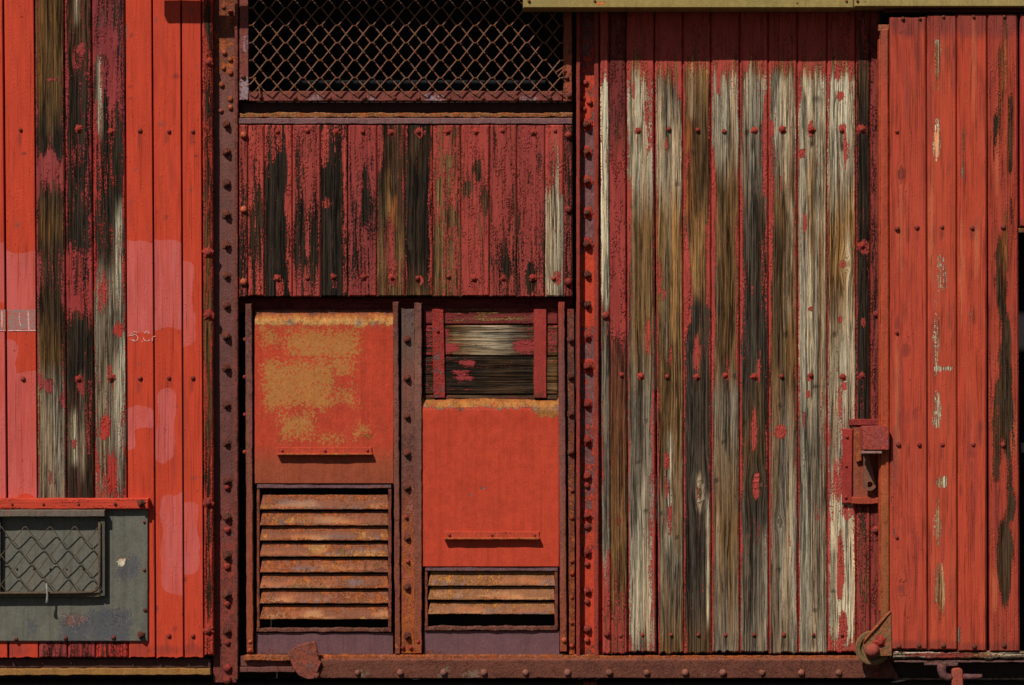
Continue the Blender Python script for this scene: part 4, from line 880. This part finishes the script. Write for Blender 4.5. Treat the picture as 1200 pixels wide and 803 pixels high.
# ================================================================== weathered bare board wall (right bay)
rw = thing('plank_wall', 'tall wall of bare weathered boards with remnants of red paint in the seams', 'wall', 850, 768, 0)
RP = RED2
T0 = [(-120, 1.2, 'KB'), (20, .9, 'TAN'), (60, .78, 'TAN')]
def rk(*a): return T0 + list(a)
B3 = [
 (702.5, 713, (706.5, 716), dict(keys=rk((90, .85, 'PA'), (105, .15, 'WH'), (350, .08, 'WH'), (360, .5, 'GR'), (375, .1, 'GR'), (640, .08, 'GR'), (662, .55, 'WH'), (700, .7, 'BR'), (766, .6, 'BR')), edge=(.25, 3), lump=.4)),
 (713.5, 733, (716.5, 735.5), dict(paint=(160, 62, 55), keys=rk((80, .9, 'BRN'), (140, .6, 'BRN'), (160, .65, 'BR'), (195, .9, 'BR'), (215, 1.05, 'BR'), (360, 1.0, 'BR'), (392, .7, 'BRN'), (410, .15, 'BRN'), (640, .12, 'BR'), (680, .3, 'BR'), (740, .65, 'BR'), (766, .7, 'BR')), paints=[(60, (116, 46, 42)), (140, (122, 50, 46)), (190, (162, 63, 56)), (766, (168, 64, 55))], lump=.75, blobs=[(716, 540, 4, 10, .3), (725, 610, 5, 8, .4)])),
 (733.5, 765.6, (737, 769), dict(keys=rk((80, .55, 'TAN'), (100, .18, 'PA'), (200, .08, 'PA'), (260, .05, 'BR'), (400, .04, 'BR'), (470, .04, 'GR'), (600, .03, 'GR'), (680, .02, 'PA'), (740, .1, 'PA'), (762, .35, 'GR')), edge=(.8, 2.7), lump=.35,
      streaks=[(745, 4, 100, 220, 'WH', .7), (752, 3, 560, 750, 'WH', .6), (738, 3, 250, 450, 'GR', .6), (745, 3, 620, 750, 'PA', .7)], blobs=[(760, 120, 4, 70, .55), (736, 260, 6, 60, .6), (759, 395, 4, 24, .8), (742, 105, 3, 12, .7), (764, 600, 5, 160, .45), (739, 350, 4, 40, .3)])),
 (766.2, 799.6, (772, 801.5), dict(keys=rk((80, .5, 'TAN'), (95, .15, 'GR'), (150, .08, 'PA'), (210, .06, 'PA'), (260, .03, 'TAN'), (430, .03, 'BR'), (520, .05, 'BR'), (640, .05, 'GR'), (766, .06, 'BR')), edge=(.8, 2.4), lump=.35,
      streaks=[(784, 3, 510, 645, 'WH', .9), (793, 4, 470, 650, 'BR', .8), (782, 3, 240, 420, 'PA', .5), (776, 3, 620, 750, 'GR', .8), (790, 3, 230, 440, 'TAN', .8)], blobs=[(774, 325, 3, 20, .7), (777, 345, 3, 8, .8), (782, 540, 4, 12, .9), (781, 570, 3, 14, .6), (784, 612, 4, 22, .7), (781, 170, 3, 10, .5), (772, 470, 3, 14, .5), (798, 100, 4, 22, .6), (785, 420, 3, 14, .5)])),
 (800.2, 832.6, (802, 834), dict(keys=rk((80, .5, 'TAN'), (95, .12, 'BR'), (140, .1, 'KT'), (200, .1, 'KT'), (300, .1, 'BR'), (340, .1, 'KT'), (365, .12, 'KG'), (520, .08, 'KG'), (700, .04, 'KG'), (766, .1, 'KT')), edge=(.8, 2.7), lump=.35, knots=[(820, 577, 5)],
      streaks=[(806, 3, 140, 260, 'OR', .55), (818, 6, 250, 350, 'TAN', .8), (812, 4, 80, 140, 'PA', .5), (830, 1.6, 585, 730, 'WH', .95), (820, 2, 380, 440, 'BR', .6)], spots=[(820, 577, 4, 24, 'PA', .8), (820, 577, 2, 14, 'KT', .9), (815, 365, 7, 10, 'KG', .9)],
      blobs=[(806, 330, 6, 60, .55), (830, 310, 4, 60, .6), (817, 415, 4, 26, .8), (808, 185, 3, 14, .5), (823, 690, 4, 10, .3), (818, 578, 2, 10, .5), (803, 300, 4, 140, .25)])),
 (833.2, 866.6, (834.6, 867), dict(keys=rk((80, .55, 'TAN'), (95, .2, 'PA'), (160, .06, 'PA'), (220, .05, 'BR'), (420, .03, 'BR'), (470, .03, 'GR'), (620, .03, 'BR'), (766, .05, 'GR')), edge=(.8, 2.7), lump=.35,
      streaks=[(845, 5, 90, 200, 'PA', .5), (858, 3, 120, 330, 'KT', .5), (842, 2, 600, 690, 'PA', .7), (856, 4, 520, 760, 'BR', .6), (838, 3, 300, 440, 'GR', .5)], blobs=[(836, 300, 5, 160, .5), (863, 330, 3, 120, .4), (853, 432, 4, 16, .5), (842, 95, 3, 18, .6), (835, 210, 4, 40, .3)])),
 (867.2, 899.6, (867.6, 901), dict(keys=rk((80, .55, 'TAN'), (95, .15, 'PA'), (170, .08, 'GR'), (220, .06, 'GR'), (260, .05, 'KG'), (330, .05, 'KG'), (440, .06, 'KG'), (520, .12, 'KT'), (600, .05, 'KG'), (766, .06, 'GR')), edge=(.8, 3.1), lump=.35, knots=[(886, 568, 5)],
      streaks=[(882, 3, 110, 200, 'WH', .6), (876, 3, 230, 330, 'GR', .5), (891, 3, 220, 340, 'KT', .6), (897, 2, 620, 750, 'PA', .8), (872, 3, 560, 760, 'GR', .6), (888, 3, 430, 500, 'BR', .7)],
      blobs=[(896, 180, 6, 60, .5), (884, 505, 4, 30, .7), (886, 570, 5, 16, 1.0), (895, 320, 4, 50, .4), (870, 320, 4, 110, .4), (887, 625, 2, 24, .5), (882, 340, 2, 10, .6), (890, 430, 3, 24, .6)])),
 (900.2, 933.6, (901.6, 935), dict(keys=rk((80, .5, 'TAN'), (92, .15, 'PA'), (150, .1, 'PA'), (230, .06, 'BR'), (280, .05, 'BR'), (430, .03, 'BR'), (520, .03, 'GR'), (766, .05, 'GR')), edge=(.8, 2.7), lump=.35, knots=[(914, 612, 3.2)],
      streaks=[(911, 4, 260, 440, 'KG', .85), (908, 5, 250, 420, 'KT', .8), (926, 4, 220, 380, 'PA', .6), (920, 3, 90, 230, 'WH', .5), (928, 2.5, 540, 750, 'WH', .6), (910, 4, 460, 600, 'BR', .6), (919, 2, 640, 760, 'PA', .7)],
      blobs=[(914, 506, 8, 9, 1.1), (904, 240, 5, 100, .55), (930, 250, 3, 80, .3), (917, 215, 2, 14, .6), (904, 150, 4, 10, .7), (903, 330, 3, 60, .4)], spots=[(914, 612, 3, 5, 'KG', .9)])),
 (934.2, 968.6, (936, 969.4), dict(keys=rk((82, .6, 'TAN'), (98, .12, 'WH'), (200, .06, 'PA'), (260, .04, 'PA'), (330, .03, 'PA'), (440, .03, 'PA'), (530, .03, 'GR'), (766, .06, 'PA')), edge=(.8, 2.0), lump=.35,
      streaks=[(948, 5, 290, 480, 'WH', .8), (961, 4, 260, 480, 'BR', .7), (944, 4, 90, 200, 'WH', .6), (945, 2.5, 490, 700, 'WH', .7), (958, 5, 480, 700, 'GR', .6), (952, 3, 180, 300, 'TAN', .6)],
      blobs=[(950, 150, 3, 12, 1.0), (943, 262, 3, 14, .8), (950, 362, 3, 4, 1), (949, 442, 3, 5, 1), (947, 462, 3, 4, 1), (942, 492, 2, 10, .8), (964, 500, 5, 60, .35), (957, 600, 3, 16, .6), (936, 110, 4, 20, .5), (940, 180, 4, 6, .8)], spots=[(957, 116, 5, 4, 'KG', .6)])),
 (969.2, 1002.4, (970, 1003.4), dict(keys=rk((82, .55, 'TAN'), (95, .25, 'WH'), (130, .12, 'WH'), (200, .06, 'PA'), (260, .04, 'TAN'), (330, .04, 'TAN'), (420, .03, 'PA'), (470, .12, 'PA'), (520, .3, 'GR'), (570, .3, 'PA'), (610, .12, 'WH'), (740, .12, 'WH'), (752, .6, 'PA'), (767, .8, 'PA')), edge=(.8, 2.4), lump=.4, knots=[(991, 310, 4.5)],
      streaks=[(975, 3, 80, 260, 'WH', .5), (995, 3, 270, 420, 'WH', .5), (980, 3, 330, 440, 'KT', .6), (998, 3, 600, 740, 'WH', .7), (976, 3, 640, 740, 'GR', .8), (986, 3, 480, 600, 'WH', .6)], spots=[(991, 310, 6, 6, 'BR', .7), (985, 445, 3, 4, 'KG', .6)],
      blobs=[(982, 85, 4, 12, .6), (985, 112, 4, 6, 1.0), (988, 150, 4, 5, 1), (990, 175, 3, 26, .9), (989, 310, 5, 5, .9), (985, 375, 3, 4, .9), (990, 452, 3, 5, 1), (984, 470, 3, 24, .5), (983, 560, 9, 26, .45), (992, 600, 8, 10, .6), (985, 660, 4, 40, .7), (988, 735, 6, 20, .9), (971, 620, 3, 60, .5), (984, 690, 3, 14, .6)])),
 (1003, 1019.6, (1004, 1020), dict(paint=MAR, keys=[(-120, 1, 'KB'), (60, .5, 'KB'), (90, .08, 'KB'), (140, .1, 'K'), (260, .15, 'K'), (290, .2, 'K'), (300, .1, 'K'), (480, .15, 'K'), (600, .55, 'KB'), (680, .5, 'BR'), (720, .75, 'BR'), (767, .8, 'BR')], edge=(.8, 2.0), lump=.7, blobs=[(1013, 290, 8, 9, .8), (1009, 150, 4, 6, .8), (1012, 378, 3, 6, .8), (1010, 440, 4, 5, .8)])),
 (1020, 1031.5, (1020.5, 1032), dict(paint=(146, 60, 52), keys=[(-120, 1, 'KB'), (60, .75, 'KB'), (300, .6, 'K'), (400, .62, 'K'), (480, .65, 'KB'), (767, .85, 'BR')], lump=1.0, edge=(.2, 2)))]
for i, (a, b, (a2, b2), sp) in enumerate(B3):
    sp.setdefault('paint', RP)
    if 2 <= i <= 9:
        sp['spots'] = list(sp.get('spots', ())) + [((a + b) / 2, yy, 2.6, random.uniform(9, 20), 'KB', random.uniform(.4, .75)) for yy in (162, 451)] + [((a2 + b2) / 2, 751, 2.6, 10, 'KB', .6)] + [(random.uniform(a + 5, b - 5), random.uniform(110, 740), random.uniform(2.6, 3.6), random.uniform(2, 5), 'K', .75) for _ in range(3)]
    p = slab('plank', rw, (a, a2), (b, b2), -120, 766 + random.uniform(-1.5, 2), random.uniform(-.6, .5), 12, WOODM, sp, rag=(0, 2.5), ch=1.6, chd=2.2, step=2.8, warp=.6, wob=.35)
    if 2 <= i <= 9:
        c = (a + b) / 2
        for y in (153, 441): bolt(p, c + random.uniform(-2, 2), y + random.uniform(-1.5, 1.5), 0, 2.7, random.choice(['flakes', 'flakes', 'dome']), [BOLTR, CRUST])
        bolt(p, (a2 + b2) / 2 + random.uniform(-1, 1), 744, 0, 2.4, 'dome', [BOLTR])
    if i == 0:
        bolt(p, 709.5, 370, 0, 4.2, 'dome', [BOLTR]); bolt(p, 711, 743, 0, 4.2, 'dome', [BOLTR])
    if i == 1:
        bolt(p, 728, 440, 0, 2.6, 'flakes', [BOLTR, CRUST]); bolt(p, 727, 745, 0, 2.6, 'dome', [BOLTR])
    if i == 10:
        for y in (152, 288, 441): bolt(p, 1010, y, 0, 3, 'flakes', [BOLTR, CRUST])
    if i == 11:
        for y in (368, 621): bolt(p, 1026.5, y, 0, 4, 'dome', [BOLTR])

# ================================================================== sliding door
DD = 36
dr = thing('sliding_door', 'red painted plank sliding door with rusty edge strip at the right', 'door', 1120, 765, DD)
slab('edge_strip', dr, (1032, 1032.5), (1041, 1042.5), 34, 763, DD - .5, 16, STEELM, dict(paint=(172, 78, 48), paints=[(36, (150, 74, 54)), (120, (172, 72, 48)), (500, (172, 74, 48)), (600, (158, 84, 48)), (763, (140, 82, 50))], keys=[(0, .9, 'RO'), (763, .65, 'RO')], lump=.4), ch=1.4, chd=1.2, wob=.3)
slab('edge_strip', dr, (1029.5, 1030.5), (1032.2, 1032.4), 46, 716, DD - 4, 12, STEELM, dict(paint=(168, 72, 46), keys=[(0, .9, 'RO')], lump=.4), ch=.5, wob=.3)
DP = [
 ((1042.5, 1043), (1085.6, 1087), 20, 761.5, dict(paint=(180, 71, 50), keys=[(0, 1.25, 'GR'), (760, 1.2, 'GR')], lump=.05, grime=.85, knots=[(1061, 410, 5), (1056, 690, 5), (1056, 205, 4)], blobs=[(1048, 580, 5, 60, -.45), (1060, 436, 8, 6, -.3)])),
 ((1086.4, 1088), (1120.6, 1122), 18, 762, dict(paint=(182, 73, 50), keys=[(0, 1.25, 'WH'), (760, 1.2, 'WH')], lump=.05, grime=.85,
      blobs=[(1098, 62, 5, 26, -.75), (1098, 95, 4, 14, -.5), (1098, 165, 6, 30, -.8), (1104, 320, 8, 30, -.62), (1106, 432, 12, 4, -.95), (1097, 400, 6, 60, -.62), (1098, 480, 6, 24, -.75), (1104, 565, 8, 8, -.95), (1099, 610, 6, 40, -.75), (1101, 690, 7, 40, -.8)], streaks=[(1101, 5, 560, 740, 'YL', .9), (1099, 4, 150, 200, 'OR', .7), (1097, 4, 50, 110, 'OC', .8)])),
 ((1121.4, 1122.8), (1156.6, 1156), 17, 763.5, dict(paint=(184, 71, 48), keys=[(0, 1.2, 'GR'), (760, 1.2, 'GR')], lump=.05, grime=.85, blobs=[(1138, 330, 3, 50, -.5), (1128, 190, 2, 50, -.6), (1124, 745, 2.5, 12, -1.0), (1137, 380, 3, 30, -.45)], streaks=[(1138, 4, 290, 400, 'PA', .8)])),
 ((1157.4, 1160), (1192.3, 1195), 17, 764, dict(paint=(168, 66, 47), keys=[(0, 1.1, 'KB'), (760, 1.05, 'KB')], lump=.15, grime=1.0,
      streaks=[(1177, 4, 40, 330, 'OR', .9), (1183, 4, 80, 330, 'K', .9), (1166, 4, 130, 200, 'K', .8)],
      blobs=[(1178, 60, 4, 50, -.6), (1184, 150, 4, 60, -.9), (1166, 160, 4, 30, -.7), (1179, 280, 3, 40, -.85), (1186, 250, 3, 20, -.7), (1173, 325, 8, 56, -.95), (1178, 440, 9, 80, -.85), (1184, 520, 7, 60, -.7), (1186, 590, 5, 24, -.8), (1178, 655, 10, 60, -.85), (1168, 510, 7, 60, -.7), (1172, 110, 5, 70, -.55), (1165, 560, 5, 30, -.2)])),
 (1195.5, 1231, 17, 266, dict(paint=(178, 62, 50), keys=[(0, 1.2, 'KB')], lump=.05, grime=.85))]
for (a, b, y0, y1, sp) in DP:
    cx = ((a[0] + b[0]) / 2 if isinstance(a, tuple) else 1213)
    mk = [(cx, y0 + 6, 26, random.uniform(10, 22), (112, 58, 54), .6), (cx, y1 - 4, 26, random.uniform(5, 9), (110, 52, 46), .5)]
    for _ in range(12):
        mk.append((cx + random.uniform(-15, 15), random.uniform(30, 750), random.uniform(1.8, 3), random.uniform(3, 18), random.choice([(132, 58, 46), (120, 54, 46), (150, 66, 48)]), random.uniform(.25, .55)))
    for _ in range(7):
        mk.append((cx + random.uniform(-15, 15), random.uniform(30, 750), random.uniform(2, 3), random.uniform(25, 80), random.choice([(148, 58, 50), (196, 104, 70), (140, 62, 56)]), .6))
    if cx < 1080: mk += [(1061, 410, 5, 9, (132, 54, 46), .7), (1056, 690, 4, 5, (128, 52, 44), .8), (1056, 205, 4, 6, (124, 58, 52), .7), (1075, 60, 3, 22, (128, 62, 56), .55), (1049, 540, 3, 40, (110, 60, 52), .6), (1056, 38, 2.5, 2, (92, 44, 40), .9), (1062, 110, 3, 34, (140, 66, 58), .5)]
    for yy in (267, 521): mk.append((cx, yy + 8, 2, 9, (122, 54, 44), .7))
    sp = dict(sp, marks=mk)
    p = slab('plank', dr, a, b, y0, y1, DD + random.uniform(-.4, .3), 14, WOODM, sp, ch=1.6, chd=2.2, step=2.8, warp=.5, rag=(.6, .8))
    c = ((a[0] + b[0]) / 2 if isinstance(a, tuple) else 1213)
    xs = (1051, 1075) if c < 1080 else (c,)
    for y in (267, 521, 757):
        if y1 > y + 3:
            for x in xs: bolt(p, x + random.uniform(-1, 1) + (y - 267) * .004, y + random.uniform(-1, 1), DD, 2.9, 'dome', [BOLTR if y < 700 else BOLTM])
    if c < 1080:
        for x in (1058, 1078): bolt(p, x, 22, DD, 2.2, 'dome', [BOLTM])
        for y in (154, 390, 630): bolt(p, 1051, y, DD, 2.2, 'dome', [BOLTR])
    elif c < 1200: bolt(p, c + 2, 20, DD, 2.2, 'dome', [BOLTM])
# broken bracket and cross bar at the end of the short plank
slab('cross_bar', dr, 1196, 1260, 519, 531, DD - 18, 8, STEELM, dict(paint=(112, 108, 104), keys=[(0, .8, 'BL')], lump=.3), ch=.8)
slab('bracket', dr, 1193.8, 1212, 267, 273, DD - 2, 10, STEELM, dict(paint=(118, 84, 58), keys=[(0, .5, 'RO')], lump=1.), ch=.8, wob=1)
slab('top_bracket', dr, 1029.5, 1042, 29, 36, DD - 2, 8, STEELM, dict(paint=(150, 84, 58), keys=[(0, .8, 'RO')], lump=.4), ch=.7)
slab('top_hook', dr, 1029.8, 1034, 31, 36.6, DD - 1, 3, STEELM, dict(paint=(150, 88, 62), keys=[(0, .8, 'RO')], lump=.4), ch=.7)
slab('top_rail', dr, 1036, 1290, 3, 15, DD - 12, 12, STEELM, dict(paint=(96, 50, 44), keys=[(0, .8, 'BRN')], lump=.4), ch=.8)
# roller bracket riveted to the door's edge
rb = prism('roller_bracket', dr, [(1044.5, 716), (1045.5, 769), (1030, 769.5), (1023, 771.5), (1014.5, 767), (1011.5, 757), (1014, 749), (1040, 718)], DD - 6, DD + 1.5, rust('olive_rust', (122, 92, 60), (150, 84, 52), (108, 92, 66), 1.5), .8)
bm = bmesh.new(); tube_bm(bm, [P(1043, 717, DD + 2), P(1029, 733, DD + 3), P(1016, 747, DD + 3), P(1012, 753, DD + 2.5)], [1.1 * S, 1.3 * S, 1.3 * S, .9 * S], 6)
bm_obj('bracket_rib', bm, RUSTO, rb, True)
bm = bmesh.new()
def disc(bm, cx, cy, d0, r0, th, n=36, r_in=None):
    prof = [(r0 * .97, 0), (r0, th * .3), (r0, th * .8), (r0 * .93, th), (r0 * .72, th * .9), (r0 * .66, th * .4), (r0 * .2, th * .4)]
    rings = []
    for r, h in prof: rings.append([bm.verts.new(P(cx + r * math.cos(2 * math.pi * k / n), cy + r * math.sin(2 * math.pi * k / n), d0 + h)) for k in range(n)])
    for q1, q2 in zip(rings, rings[1:]):
        for k in range(n): bm.faces.new((q1[k], q1[(k + 1) % n], q2[(k + 1) % n], q2[k]))
    bm.faces.new(rings[0][::-1]); bm.faces.new(rings[-1])
disc(bm, 1022.5, 759.5, DD - 11, 20.5, 6)
bm_obj('roller', bm, rust('olive_roller', (110, 88, 56), (98, 76, 50), (126, 84, 54), 1.4, .0008, .2), rb)
bolt(rb, 1031, 752, DD + 1.2, 4.6, 'flakes', [BOLTR, CRUST])
ax = bolt(rb, 1022, 762, DD + 1, 8.6, 'cap', [rust('axle_red', (144, 66, 50), (130, 58, 46), (116, 74, 62), 2, .0005, .1)], 'axle_cap')

# ================================================================== latch on the wall beside the door
la = thing('door_latch', 'rusty red latch box with hanging slotted pin between bare boards and sliding door', 'latch', 1015, 592, 4)
lsp = dict(paint=(158, 56, 48), keys=[(0, .95, 'BRN')], lump=.4)
lp = slab('keeper_plate', la, (987.5, 987), (999.5, 998.5), 502.5, 590, 5, 5, STEELM, lsp, ch=.9, wob=.3)
for x, y in ((992.5, 512), (991.5, 546), (991, 583)): bolt(lp, x, y, 5, 1.8, 'dome', [BOLTR], 'screw')
slab('keeper_bar', la, 995, 1030, 491, 499, 4, 5, STEELM, dict(paint=(146, 54, 48), keys=[(0, .8, 'BRN')], lump=1.), ch=.9, wob=.7)
slab('keeper_bar', la, 997.5, 1030.5, 582.5, 591, 9, 9, STEELM, dict(paint=(158, 68, 46), keys=[(0, .8, 'RO')], lump=.5), ch=1, wob=.8)
slab('back_plate', la, 999.5, 1031, 499.5, 583, 1.8, 3, STEELM, dict(paint=(140, 72, 50), keys=[(0, .75, 'BRN')], lump=.5), ch=.5)
prism('tongue', la, [(1001, 510), (1004, 506), (1009, 508), (1010, 540), (1004, 542), (1001.5, 536)], 3, 7, RUSTO, .7)
hb_ = prism('hasp_block', la, [(1011.5, 501), (1013.5, 500), (1040.5, 499.5), (1042, 501), (1042, 528), (1011.5, 528)], 12, 47, STEELM and rust('hasp_red', (150, 62, 50), (136, 66, 60), (164, 66, 48), 1.6, .0016, .8), 1.2, 2)
slab('hasp_lip', la, 1010.5, 1034, 528.3, 532, 46, 20, STEELM, dict(paint=(150, 112, 104), keys=[(0, .8, 'BRN')], lump=.3), ch=.8)
# pin: tapered bar with an eye
bm = bmesh.new()
eye, ro, ri, n = (1019.3, 568), 7.2, 3.6, 20
outer = []
for k in range(n): 
    a = math.radians(-200 + 220 * k / (n - 1)) if False else math.radians(0 + 180 * k / (n - 1))
    outer.append((eye[0] + ro * math.cos(a), eye[1] + ro * math.sin(a)))
outer = outer + [(1012.2, 555), (1012, 532), (1017, 531), (1024, 556)]
inner = [(eye[0] + ri * math.cos(2 * math.pi * k / 16), eye[1] + ri * math.sin(2 * math.pi * k / 16)) for k in range(16)]
vo = [bm.verts.new(P(x, y, 16)) for x, y in outer]; vi = [bm.verts.new(P(x, y, 16)) for x, y in inner]
eo = [bm.edges.new((vo[k], vo[(k + 1) % len(vo)])) for k in range(len(vo))]; ei = [bm.edges.new((vi[k], vi[(k + 1) % 16])) for k in range(16)]
bmesh.ops.triangle_fill(bm, edges=eo + ei, use_beauty=True)
r = bmesh.ops.extrude_face_region(bm, geom=bm.faces[:])
for v in [g for g in r['geom'] if isinstance(g, bmesh.types.BMVert)]: v.co.y += 4 * S
bm_obj('pin', bm, rust('pin_brown', (112, 72, 56), (98, 66, 54), (124, 78, 56), 1.5, .0006, .2), la)

# ================================================================== lower door track
tr = thing('door_track', 'long rusty riveted door track with curved end stop below the shutters and bare boards', 'rail', 700, 797, 8)
tsp = dict(paint=(106, 62, 48), keys=[(340, .7, 'BRN'), (1050, .6, 'BRN')], lump=.7, blotcol=(118, 96, 76), blotch=[(512, 775, 526, 795, 3), (420, 780, 432, 795, 3), (540, 780, 560, 790, 2), (820, 782, 832, 792, 2), (1010, 776, 1024, 790, 4)])
slab('track_ledge', tr, 286, 1032, 768.3, 774.5, -1.5, 26, STEELM, dict(paint=(150, 88, 60), keys=[(280, .5, 'RO')], lump=1.), ch=.8, wob=.8, step=4)
slab('track_bar', tr, (372, 352), (1044, 1054), 773.8, 795.3, 9, 4, STEELM, tsp, ch=1.1, wob=.45, orient='h')
slab('track_top', tr, 372, 1044, 772.4, 774.4, 7.5, 10, STEELM, dict(paint=(134, 78, 60), keys=[(340, .7, 'RO')], lump=.7), ch=.6, wob=.5)
for x in (371, 419, 469, 520, 567, 616, 665, 714, 758, 803, 847, 893, 939, 983): bolt(tr, x, 788.3, 9, 3.9, 'dome', [RIVM], 'rivet')
bolt(tr, 1028, 789.5, 9, 3.4, 'dome', [BOLTR], 'rivet')
st = prism('end_stop', tr, [(337, 768), (340, 762), (348, 757), (358, 754), (369, 751.5), (371, 757), (374, 774.5), (377, 776), (372, 788), (368, 796), (360, 796.5), (350, 792), (344, 784), (341, 776)], 6, 14, rust('stop_rust', (124, 68, 54), (140, 72, 54), (112, 78, 74), 1.2, .002, .8), 1.0)
bolt(st, 371, 792, 14, 3.6, 'dome', [BOLTM], 'rivet')
lb = thing('corner_sill', 'short mauve-brown sill angle left of the track end stop', 'beam', 310, 788, -4)
slab('angle_face', lb, 281, 344, 768.5, 781, -8, 6, STEELM, dict(paint=(110, 66, 58), keys=[(280, .7, 'BRN')], lump=.5), ch=.7, wob=.5)
slab('angle_lip', lb, 281, 346, 781.6, 788, -3, 10, STEELM, dict(paint=(112, 68, 60), keys=[(280, .7, 'BRN')], lump=.5), ch=.7, wob=.5)
for x, y in ((303, 774), (336, 776)): bolt(lb, x, y, -8, 3, 'dome', [BOLTM], 'rivet')

# right-hand sill with the wood batten and pipe
rs = thing('side_sill', 'splintered wooden batten on a dark channel sill under the sliding door', 'beam', 1125, 800, 20)
slab('batten', rs, 1046, 1280, (764), 772, DD - 2, 14, WOODM, dict(paint=(140, 58, 48), keys=[(1040, .4, 'PA'), (1090, .5, 'PA'), (1110, .75, 'GR'), (1140, .4, 'TAN'), (1165, .2, 'PA'), (1200, .3, 'GR')], lump=.8), orient='h', ch=1.5, wob=1.6, step=3)
slab('channel_lip', rs, 1048, 1280, 773.5, 776.5, DD - 5, 40, STEELM, dict(paint=(110, 78, 72), keys=[(0, .7, 'BRN')], lump=.4), ch=.6, wob=.5)
slab('channel_web', rs, 1048, 1280, 776.8, 794, -6, 5, STEELM, dict(paint=(62, 46, 40), keys=[(0, .85, 'BRN')], lump=.4), ch=.6)
slab('channel_lip', rs, 1048, 1280, 794.3, 797, 3, 14, STEELM, dict(paint=(128, 104, 88), keys=[(0, .6, 'BRN')], lump=.5), ch=.6, wob=.5)
pp = thing('drain_pipe', 'short rusty pipe elbow with red collar hanging under the sliding door', 'pipe', 1108, 800, DD)
bm = bmesh.new(); tube_bm(bm, [P(1104, 777.5, DD + 1), P(1103.5, 785, DD + 1), P(1105, 791, DD + 1.5), P(1110, 794, DD + 2), P(1118, 794, DD + 2)], [5.5 * S, 5.4 * S, 5.2 * S, 4.6 * S, 4.0 * S], 12)
bm_obj('elbow', bm, RUSTM, pp, True)
bm = bmesh.new(); tube_bm(bm, [P(1128, 793, DD + 2), P(1140, 793.5, DD + 2), P(1148, 793, DD + 2), P(1151, 792, DD + 2)], [3.4 * S, 3.4 * S, 3.0 * S, 2.2 * S], 10)
bm_obj('pipe_end', bm, RUSTM, pp, True)
prism('collar', pp, [(1116, 785), (1119, 783.3), (1126, 783.3), (1128.5, 786), (1129, 806), (1126, 812), (1118, 812), (1115.5, 806)], DD - 4, DD + 6, rust('collar_red', (150, 72, 54), (138, 66, 52), (118, 68, 56), 1.3, .0006, .2), 1.0)
slab('flange_plate', pp, 1084, 1123, 777, 780.5, DD + 2, 8, STEELM, dict(paint=(112, 80, 74), keys=[(0, .6, 'BRN')], lump=.8), ch=.8, wob=1.0)

# ================================================================== eave and the upper rail whose shadow crosses the wall
ev_ = thing('roof_eave', 'dull ochre painted eave board along the top right edge', 'eave', 900, 10, 44)
esp = dict(grime=.8, paint=(152, 130, 76), keys=[(0, 1.0, 'BRN')], lump=.2, blobs=[(704, 4, 6, 3, -1.1), (1012, 4, 3, 3, -.6), (935, 3, 3, 3, -.6)], spots=[(704, 4, 8, 4, 'OR', .9)])
slab('eave_board', ev_, 613, 1000.5, -34, (9.5), 44.5, 44, STEELM, esp, ch=1.2, wob=.25)
slab('eave_board', ev_, 1001.2, 1300, -34, (8.0), 44.5, 44, STEELM, dict(esp, paint=(156, 134, 80)), ch=1.2, wob=.25)
for x in (620, 697, 992, 1005): bolt(ev_, x, 1.5, 44.5, 1.8, 'dome', [BOLTM], 'screw')
ur = slab('upper_rail', None, 165, 640, -53, -35, 45, 8, STEELM, dict(paint=(130, 66, 52), keys=[(0, .7, 'BRN')], lump=.4))
tag(ur, 'horizontal steel rail above the wire grille that shades a band below it', 'rail')
